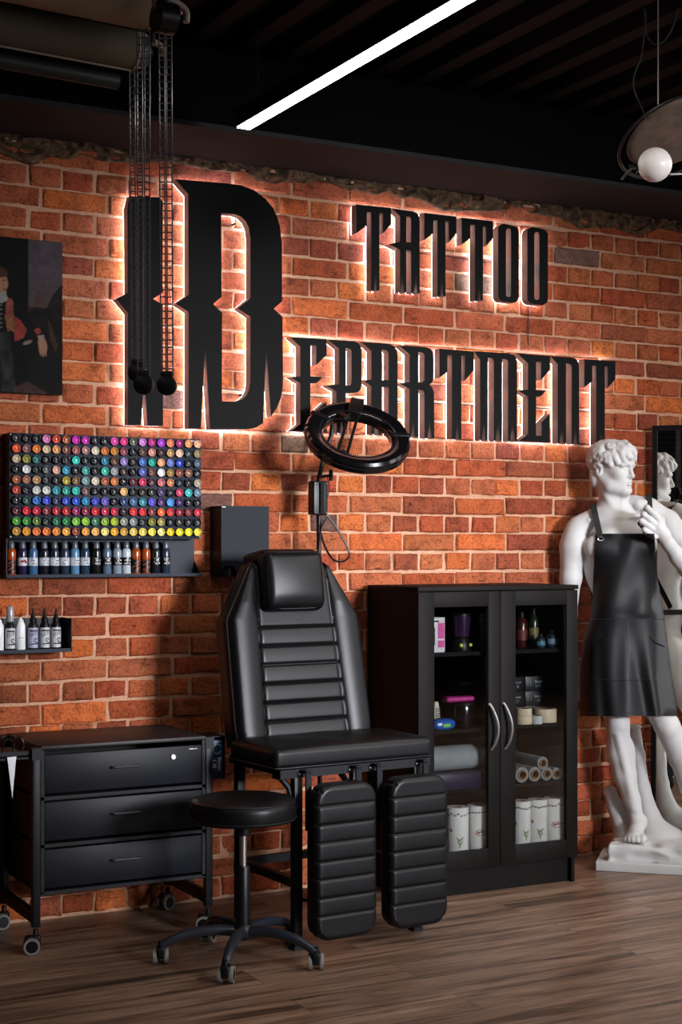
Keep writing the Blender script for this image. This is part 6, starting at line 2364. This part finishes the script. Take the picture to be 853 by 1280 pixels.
# right arm (viewer's left), hanging
fg.chain([sp(714.5, 685, .0), sp(714, 722, .01), sp(710, 768, .04)], [.051, .046, .040], .02)
fg.chain([sp(710, 768, .04), sp(710, 790, .04), sp(717, 828, .02)], [.040, .040, .027], .02)
fg.chain([sp(717, 828, .02), sp(719, 846, .015)], [.026, .031], .02)
for (a, b, c) in (((713, 854), (712, 866), (715, 874)), ((716.5, 856), (716, 869), (719, 877)), ((720.5, 855), (721, 867), (723, 874)), ((724, 852), (725, 862), (726, 868)), ((722, 838), (725.5, 843), (726, 850))):
    fg.chain([sp(*a, .01), sp(*b, .005), sp(*c, .012)], [.0115, .0105, .009], .006)
# left arm (viewer's right), bent up to the shoulder
fg.chain([sp(841, 664, .0), sp(860, 690, -.02), sp(882, 728, -.07)], [.056, .050, .043], .02)
fg.chain([sp(882, 728, -.07), sp(862, 711, -.12), sp(849, 697, -.15), sp(837, 681, -.18)], [.043, .043, .037, .028], .02)
fg.chain([sp(836, 680, -.182), sp(829, 668, -.195), sp(823, 659, -.20)], [.028, .030, .030], .014)
fg.ell(sp(822, 660, -.20), (.028, .018, .034), .012)
FING = [((825, 651), (816.5, 641.5), (809.5, 634.5), .0128), ((822.5, 658), (813, 650), (805, 643), .0132),
        ((822, 665), (811, 657.5), (802.5, 651.5), .0128), ((819, 671), (812, 667), (806, 662), .0112)]
for (ka, kb, kc, r) in FING:
    fg.chain([sp(*ka, -.205), sp(*kb, -.226), sp(*kc, -.226)], [r * 1.02, r, r * .98], .0045)
    fg.chain([sp(*kc, -.226), sp(kc[0] + 1.0, kc[1] + 3.0, -.195), sp(kc[0] + 5, kc[1] + 7, -.180)], [r * .98, r * .9, r * .8], .0045)
    fg.ell(sp(ka[0], ka[1], -.214), (.0135, .010, .0125), .006)
fg.chain([sp(830, 664, -.19), sp(827, 650, -.185), sp(818, 640, -.180), sp(811, 638, -.178)], [.016, .014, .012, .010], .008)
# sling stone cloth over the shoulder
fg.chain([sp(791.5, 629, -.020), sp(798, 631, -.030), sp(804, 630, -.026)], [.024, .028, .024], .004)
# neck
fg.cone(sp(768, 646, .015), sp(764, 604, .0), .064, .056, .03)
fg.cone(sp(751, 604, -.02), sp(772, 646, -.055), .014, .015, .012)
fg.cone(sp(780, 612, -.03), sp(776, 646, -.055), .011, .012, .012)
fg.cone(sp(774, 648, -.062), sp(738, 651, -.035), .011, .010, .015)
fg.cone(sp(780, 647, -.062), sp(808, 643, -.04), .011, .010, .015)
# standing leg (viewer's left)
fg.chain([sp(767, 838, .0), sp(770, 875, -.01), sp(772.5, 905, -.015)], [.088, .068, .050], .03)
fg.chain([sp(772.5, 905, -.015), sp(775, 940, .015), sp(781, 968, .015), sp(790, 1000, .01), sp(797, 1026, .01)], [.049, .055, .050, .037, .033], .02)
fg.ell(sp(772, 903, -.045), (.028, .022, .034), .012)
fg.ell(sp(784, 945, .02), (.036, .045, .085), .02)
fg.cone(sp(773, 918, -.045), sp(793, 1010, -.015), .018, .018, .012)
fg.ell(sp(805.5, 1024, .012), (.012, .014, .016), .012)
fg.cone(sp(798, 1030, .02), sp(799, 1040, .065), .036, .032, .02)
fg.chain([sp(798, 1030, .0), sp(795, 1041, -.07), sp(794, 1046, -.12)], [.034, .030, .026], .02)
fg.ell(sp(794.5, 1046.5, -.115), (.046, .04, .018), .02)
for u, dd, r in ((783.0, -.135, .0095), (787.6, -.150, .0105), (792.3, -.160, .0110), (797.6, -.165, .0118), (804.0, -.162, .0155)):
    fg.chain([sp(u + (795 - u) * .15, 1046, dd + .045), sp(u, 1048.5, dd + .012), sp(u - .3, 1050.5, dd)], [r * 1.05, r * 1.05, r], .005)
# relaxed leg (viewer's right)
fg.chain([sp(800, 838, -.01), sp(815, 872, -.045), sp(834.5, 908, -.075)], [.086, .064, .050], .03)
fg.chain([sp(834.5, 908, -.075), sp(852, 945, -.05), sp(864, 985, -.02), sp(877, 1030, .0)], [.055, .055, .045, .033], .02)
fg.ell(sp(837, 910, -.108), (.034, .026, .042), .012)
fg.ell(sp(856, 945, -.02), (.045, .05, .09), .02)
fg.chain([sp(877, 1032, -.02), sp(884, 1046, -.12)], [.034, .026], .02)
for u in (876, 881, 886, 891, 896):
    fg.chain([sp(u, 1046, -.12), sp(u, 1050, -.17)], [.012, .010], .005)

# ---- head, turned towards the viewer's right
YAW = math.radians(46)
hf = np.array([math.sin(YAW), -math.cos(YAW), 0.0])
hs = np.array([-math.cos(YAW), -math.sin(YAW), 0.0])       # the side of the head that faces the camera
hu = np.array([0, 0, 1.0])
pitch = math.radians(-3)
hf, hu = hf * math.cos(pitch) + hu * math.sin(pitch), hu * math.cos(pitch) - hf * math.sin(pitch)
HB = np.array([hf, hs, hu])
hc = sp(767.0, 583, -.01)


def hp(a, b, c):
    return hc + hf * a + hs * b + hu * c


fg.ell(hp(-.014, 0, .030), (.094, .076, .080), .02, HB)
fg.ell(hp(.020, 0, -.030), (.066, .062, .080), .02, HB)
fg.ell(hp(.030, 0, -.070), (.050, .050, .045), .025, HB)
for s in (-1, 1):
    fg.chain([hp(-.018, s * .054, -.052), hp(.018, s * .048, -.088), hp(.066, s * .014, -.106)], [.018, .017, .018], .028)
    fg.ell(hp(.050, s * .036, -.031), (.028, .024, .026), .018, HB)
    fg.cone(hp(.074, s * .044, .005), hp(.088, s * .012, .008), .0095, .0105, .008)
fg.ell(hp(.075, 0, -.104), (.021, .026, .019), .012, HB)
fg.ell(hp(.064, 0, -.070), (.026, .030, .026), .014, HB)
fg.ell(hp(.066, 0, .030), (.026, .052, .034), .018, HB)
fg.cone(hp(.084, 0, .002), hp(.102, 0, -.040), .0085, .0095, .008)
fg.cone(hp(.102, 0, -.040), hp(.086, 0, -.046), .0095, .010, .006)
for s in (-1, 1):
    fg.ell(hp(.088, s * .0105, -.044), (.010, .0065, .0075), .005, HB)
    fg.ell(hp(.093, s * .026, -.004), (.014, .0155, .0095), .005, HB, cut=True)
    fg.ell(hp(.0690, s * .027, -.005), (.0130, .0135, .0100), .002, HB)
    fg.chain([hp(.074, s * .043, -.002), hp(.0845, s * .029, .0045), hp(.0835, s * .013, -.001)], [.0032, .0038, .0032], .002)
    fg.chain([hp(.072, s * .041, -.009), hp(.0800, s * .028, -.0135), hp(.080, s * .014, -.008)], [.003, .0032, .003], .003)
    # lips
    fg.chain([hp(.080, s * .021, -.071), hp(.0905, s * .007, -.0665), hp(.0915, 0, -.068)], [.0035, .0058, .0060], .003)
    fg.chain([hp(.079, s * .019, -.074), hp(.0885, s * .006, -.0785), hp(.0890, 0, -.0785)], [.0035, .0062, .0066], .003)
    fg.chain([hp(.081, s * .024, -.0728), hp(.0955, s * .006, -.0725), hp(.097, 0, -.0725)], [.0018, .0022, .0022], .003) if False else None
    # ear
    fg.ell(hp(-.026, s * .072, -.022), (.017, .012, .028), .006, HB)
    fg.ell(hp(-.021, s * .083, -.020), (.008, .008, .014), .004, HB, cut=True)
fg.cone(hp(.094, -.018, -.0725), hp(.094, .018, -.0725), .0022, .0022, .004, cut=True)
fg.cone(hp(.086, -.012, -.088), hp(.086, .012, -.088), .006, .006, .008, cut=True)
# hair: a cap of curls
fg.ell(hp(-.020, 0, .040), (.088, .079, .064), .012, HB)
fg.ell(hp(-.060, 0, -.012), (.046, .066, .072), .015, HB)
fg.ell(hp(-.056, .015, -.058), (.032, .050, .046), .015, HB)
fg.ell(hp(-.060, .034, -.048), (.030, .040, .052), .012, HB)
hr = random.Random(5)
for i in range(150):
    th = hr.uniform(0, 2 * PI)
    ph = hr.uniform(-0.75, 1.0)
    cz, rad_ = ph, math.sqrt(max(0, 1 - ph * ph))
    d = np.array([rad_ * math.cos(th), rad_ * math.sin(th), cz])
    a, b, c = -.018 + d[0] * .096, d[1] * .082, .034 + d[2] * .072
    if c < -.004 and a > -.045:
        continue
    if a > .035 and c < .030:
        continue
    if c < .014 and a > .004:
        continue
    p = hp(a, b, c)
    nrm_ = HB.T @ (d / np.array([.096, .082, .072]))
    nrm_ /= np.linalg.norm(nrm_)
    t1 = np.cross(nrm_, [hr.gauss(0, 1), hr.gauss(0, 1), hr.gauss(0, 1)])
    t1 /= np.linalg.norm(t1)
    t2 = np.cross(nrm_, t1)
    R_ = hr.uniform(.011, .018)
    turn = hr.choice((-1, 1))
    pts, rr = [], []
    for k in range(6):
        an = k * 0.85
        q = R_ * (1.3 - 0.17 * k)
        pts.append(p + (t1 * math.cos(an) + t2 * math.sin(an) * turn) * q + nrm_ * (.001 + 0.0018 * k))
        rr.append(.0098 - .0006 * k)
    fg.chain(pts, rr, .0045)
# forelocks swept forward above the brow
for (b, a0, c0, a1, c1, a2, c2) in ((.060, .020, .052, .048, .040, .058, .016), (.042, .030, .070, .070, .056, .080, .026), (.020, .034, .084, .084, .070, .096, .040), (-.006, .034, .088, .088, .076, .102, .048),
                                    (-.032, .034, .078, .078, .062, .088, .036), (.072, .000, .040, .024, .028, .032, .006), (.032, .016, .088, .072, .074, .092, .044), (.006, .024, .096, .080, .088, .106, .058)):
    w_ = hr.uniform(-.010, .010)
    fg.chain([hp(a0, b, c0), hp((a0 + a1) / 2, b + w_, (c0 + c1) / 2 + .008), hp(a1, b - w_ * .5, c1), hp(a2, b * .96 + w_ * .6, c2), hp(a2 - .012, b * .88 - w_ * .4, c2 - .008)], [.018, .018, .016, .013, .008], .006)
for k in range(26):
    # long wavy locks combed from the crown
    th = hr.uniform(0.3, 2 * PI - 0.3)
    p_ = []
    for q in range(6):
        ph = 1.35 - 0.26 * q
        t_ = th + 0.16 * math.sin(q * 1.6 + k)
        p_.append(hp(-.020 + .094 * math.cos(ph) * math.cos(t_), .080 * math.cos(ph) * math.sin(t_), .036 + .070 * math.sin(ph)))
    a_ = .094 * math.cos(.05) * math.cos(th)
    if a_ > .03:
        p_ = p_[:4]
    fg.chain(p_, [.010, .012, .013, .013, .012, .009][:len(p_)], .006)
for k in range(16):
    fg.chain([hp(-.066 + hr.uniform(-.02, .014), hr.uniform(-.05, .062), -.030 - hr.uniform(0, .04)), hp(-.062 + hr.uniform(-.02, .014), hr.uniform(-.05, .062), -.048 - hr.uniform(0, .04))], [.013, .009], .005)
fig, FV, FF = field_mesh('figure', fg, marble, statue, 1)

# ---- the apron hangs on the statue
from mathutils.bvhtree import BVHTree
fbvh = BVHTree.FromPolygons([tuple(p) for p in FV], [tuple(int(i) for i in q) for q in FF])


def front_at(u, v, default, back=False):
    """distance (relative to SD) of the figure's surface along the sight line, from the front or from behind"""
    a = sp(u, v, -.4)
    b = sp(u, v, .4)
    d = Vector(b - a).normalized()
    if back:
        h = fbvh.ray_cast(Vector(b), -d)
    else:
        h = fbvh.ray_cast(Vector(a), d)
    return (h[0].y - SD) if h[0] is not None else default


apron_m = mat('black_faux_leather', '#101012', 0.5, var=0.12, scale=120, bump=0.12, bdist=0.001, spec=0.25)
strap_m = mat('black_webbing', '#0d0d0e', 0.7, var=0.15, scale=200)
apron = thing('apron', 'black leather-look bib apron hung on the white statue', 'apron', to_room(sp(785, 893, -.12)))
ROWS = [(667, 745.0, 818.5), (690, 743.5, 820), (720, 742, 822.5), (745, 741, 826.5), (772, 738.5, 831), (800, 730, 834.5), (840, 725.5, 839.5), (870, 725, 844.5), (895, 725.5, 848.5)]


def row(v):
    for i in range(len(ROWS) - 1):
        v0, a0, b0 = ROWS[i]
        v1, a1_, b1 = ROWS[i + 1]
        if v <= v1 or i == len(ROWS) - 2:
            s = (v - v0) / (v1 - v0)
            return a0 + (a1_ - a0) * s, b0 + (b1 - b0) * s


NA, NB = 70, 120
dep = np.zeros((NB + 1, NA + 1))
uu = np.zeros_like(dep)
vv = np.zeros_like(dep)
for j in range(NB + 1):
    v = 667 + 228 * j / NB
    a, b = row(v)
    q = max(0, min(1, (v - 770) / 125))
    for i in range(NA + 1):
        s = -1 + 2 * i / NA
        u = (a + b) / 2 + (b - a) / 2 * math.copysign(abs(s) ** 1.0, s)
        e = abs(s)
        D = -.125 - .045 * q + (-.012 * math.exp(-((v - 760) / 20) ** 2))
        back_ = -.045 + 0.0 * q
        d = D + (back_ - D) * e ** 3.2
        # folds in the skirt, fanning from the hips
        if q > 0:
            w = q ** 0.8
            d += w * .020 * math.exp(-((s - .10 - .30 * q) / .16) ** 2)
            d -= w * .016 * math.exp(-((s - .55) / .16) ** 2)
            d += w * .014 * math.exp(-((s + .62 - .12 * q) / .10) ** 2)
            d -= w * .014 * math.exp(-((s + .30 + .05 * q) / .16) ** 2)
            d -= w * .010 * math.sin(9 * s + 2.2 * q) * (1 - e)
        else:
            d += .006 * math.sin(5 * s + v * .06) * (1 - e * e)
        # pocket seam and welt
        d += .0035 * math.exp(-((v - 773) / 0.9) ** 2)
        dep[j, i] = d
        uu[j, i], vv[j, i] = u, v
for _ in range(2):
    for j in range(NB + 1):
        for i in range(NA + 1):
            e = abs(-1 + 2 * i / NA)
            f = front_at(uu[j, i], vv[j, i], 9) if _ == 0 else 9
            if f < 9:
                dep[j, i] = min(dep[j, i], f - .008)
    dp = dep.copy()
    for it in range(3):
        dp[1:-1, 1:-1] = (dp[1:-1, 1:-1] * 2 + dp[:-2, 1:-1] + dp[2:, 1:-1] + dp[1:-1, :-2] + dp[1:-1, 2:]) / 6
    dep = np.minimum(dep, dp) if _ == 0 else dp
for j in range(NB + 1):
    for i in range(NA + 1):
        dep[j, i] = min(dep[j, i], front_at(uu[j, i], vv[j, i], 9) - .006)
pts_f = [to_room(sp(uu[j, i], vv[j, i], dep[j, i])) for j in range(NB + 1) for i in range(NA + 1)]
pts_b = [to_room(sp(uu[j, i], vv[j, i], dep[j, i] + .003)) for j in range(NB + 1) for i in range(NA + 1)]
mb = MB()
W1 = NA + 1
fs = []
for j in range(NB):
    for i in range(NA):
        a = j * W1 + i
        fs.append((a, a + W1, a + W1 + 1, a + 1))
nP = len(pts_f)
fs2 = [tuple(nP + x for x in reversed(f)) for f in fs]
edge = [j * W1 for j in range(NB + 1)] + [NB * W1 + i for i in range(1, NA + 1)] + [j * W1 + NA for j in range(NB - 1, -1, -1)] + [i for i in range(NA - 1, 0, -1)]
fs3 = [(edge[k], edge[(k + 1) % len(edge)], edge[(k + 1) % len(edge)] + nP, edge[k] + nP) for k in range(len(edge))]
mb.add(pts_f + pts_b, fs + fs2 + fs3)
mb.build('apron_cloth', apron_m, apron, smooth=60)


def ap(u, v, off=.003):
    """a point lying on the apron front"""
    j = min(NB, max(0, (v - 667) / 228 * NB))
    a, b = row(v)
    i = min(NA, max(0, (u - a) / (b - a) * NA))
    j0, i0 = int(min(j, NB - 1)), int(min(i, NA - 1))
    fj, fi = j - j0, i - i0
    d = (dep[j0, i0] * (1 - fj) * (1 - fi) + dep[j0 + 1, i0] * fj * (1 - fi) + dep[j0, i0 + 1] * (1 - fj) * fi + dep[j0 + 1, i0 + 1] * fj * fi)
    return Vector(to_room(sp(u, v, d - off)))


# pocket panel across the skirt, its seams and slanted openings
pk = MB()
pk.grid(lambda p, q: ap(741 + (829 - 741) * p + (1 - q) * 0 , 774 + 76 * q + 1.0 * p * 0, .0035) if True else None, 40, 30)
pocket = pk.build('pocket_panel', apron_m, apron, smooth=60)
mb = MB()
seam_m = mat('apron_stitch', '#242427', 0.5)
mb.tube([ap(740 + 90 * k / 30, 774, .005) for k in range(31)], 0.0016, 5)
mb.tube([ap(784 + 2 * math.sin(k / 6), 775 + 74 * k / 20, .005) for k in range(21)], 0.0012, 5)
mb.tube([ap(741 + 88 * k / 30, 850, .005) for k in range(31)], 0.0012, 5)
mb.tube([ap(728 + 117 * k / 40, 891.5, .0015) for k in range(41)], 0.0010, 4)
mb.tube([ap(747 + 69 * k / 30, 670, .0015) for k in range(31)], 0.0010, 4)
mb.build('stitching', seam_m, pocket)
for pts in (((742, 806), (752, 801), (760, 794)), ((813, 796), (820, 803), (831, 808))):
    q = [ap(*p, .006) for p in pts]
    MB().tube(smooth_path(q), 0.0032, 6).build('pocket_opening', apron_m, pocket)


def ribbon(pts, width_dir, w, th=0.002):
    mb = MB()
    n = len(pts)
    vs = []
    for i, p in enumerate(pts):
        t = (pts[min(i + 1, n - 1)] - pts[max(i - 1, 0)]).normalized()
        s = (width_dir - t * width_dir.dot(t)).normalized()
        nn = t.cross(s)
        vs += [p - s * w / 2 - nn * th / 2, p + s * w / 2 - nn * th / 2, p + s * w / 2 + nn * th / 2, p - s * w / 2 + nn * th / 2]
    fs = [(0, 1, 2, 3), tuple(reversed([4 * n - 4, 4 * n - 3, 4 * n - 2, 4 * n - 1]))]
    for i in range(n - 1):
        for k in range(4):
            fs.append((i * 4 + k, i * 4 + (k + 1) % 4, (i + 1) * 4 + (k + 1) % 4, (i + 1) * 4 + k))
    return mb.add(vs, fs)


def over(points, back=False, off=.006):
    out = []
    last = None
    if front_at(*points[0], 9, back) > 5:
        last = 0.0
    for (u, v) in points:
        f = front_at(u, v, 9, back)
        if f > 5:
            f = last + (-.012 if back else .012)
        if last is not None and abs(f - last) > .03:
            f = last + math.copysign(.03, f - last)
        out.append(Vector(to_room(sp(u, v, f + (off if back else -off)))))
        last = f
    return out


def soften(p):
    for _ in range(8):
        p = [p[0]] + [p[i] * 0.5 + (p[i - 1] + p[i + 1]) * 0.25 for i in range(1, len(p) - 1)] + [p[-1]]
    return smooth_path(p, 5)


for (fr, top_, bk) in ((((750.5, 671), (749, 664), (747.5, 657), (746, 650), (744.5, 643.5)), 742.0, ((743.5, 642), (748, 652), (762, 680), (785, 720), (815, 762))),
                       (((815, 671, -.150), (814.3, 662, -.135), (813.5, 653, -.115), (812.7, 643, -.085), (812, 632, -.048)), 811.5, ((811.5, 631), (806, 645), (795, 675), (775, 715), (752, 760)))):
    f_ = soften(over(fr, off=.010)) if len(fr[0]) == 2 else smooth_path([Vector(to_room(sp(*q))) for q in fr], 5)
    b_ = soften(over(bk, True, .012))
    # over the shoulder the strap arches from front to back
    # carry the strap over the crest of the shoulder
    vt = next(v for v in np.arange(628 if top_ < 780 else 612, 660, .5) if front_at(top_, v, 9) < 5)
    crest = [Vector(to_room(sp(top_, vt - 2.5 - .8 * (1 - abs(q)), front_at(top_, vt + .5, 0) + .012 * q))) for q in (-1, 0, 1)]
    mid = smooth_path([f_[-1]] + crest + [b_[0]], 4)[1:-1]
    ribbon(f_ + mid + b_, RGT, 0.027).build('shoulder_strap', strap_m, apron, smooth=50)
pb_ = over([(751.5, 673.5)])[0]
pb_ = ap(751.5, 673.5, .004)
MB().tube([pb_ + RGT * (0.013 * math.cos(a)) + UP * (0.0075 * math.sin(a)) for a in np.linspace(0, 2 * PI, 17)[:-1]], 0.0022, 6, True).build('strap_buckle', chrome, apron)
# waist tie round the back
wt_ = soften(over([(742 + 84 * k / 14, 768) for k in range(15)], True, .016))
ribbon([ap(742.5, 768, 0.0)] + wt_ + [ap(827.5, 768, 0.0)], UP, 0.024).build('waist_tie', strap_m, apron, smooth=50)
kb_ = over([(790, 768)], True, .034)[0]
mb = MB()
mb.ball(tuple(kb_), 0.016, 10)
for s in (-1, 1):
    mb.tube(smooth_path([kb_, kb_ + RGT * s * 0.04 + UP * 0.012 + FWD * 0.01, kb_ + RGT * s * 0.07 - UP * 0.008 + FWD * 0.012, kb_ + RGT * s * 0.04 - UP * 0.016 + FWD * 0.01, kb_]), 0.005, 6)
    mb.tube(smooth_path([kb_, kb_ + RGT * s * 0.02 - UP * 0.05 + FWD * 0.01, kb_ + RGT * s * 0.03 - UP * 0.13 + FWD * 0.005]), 0.006, 6)
mb.build('tie_bow', strap_m, apron)
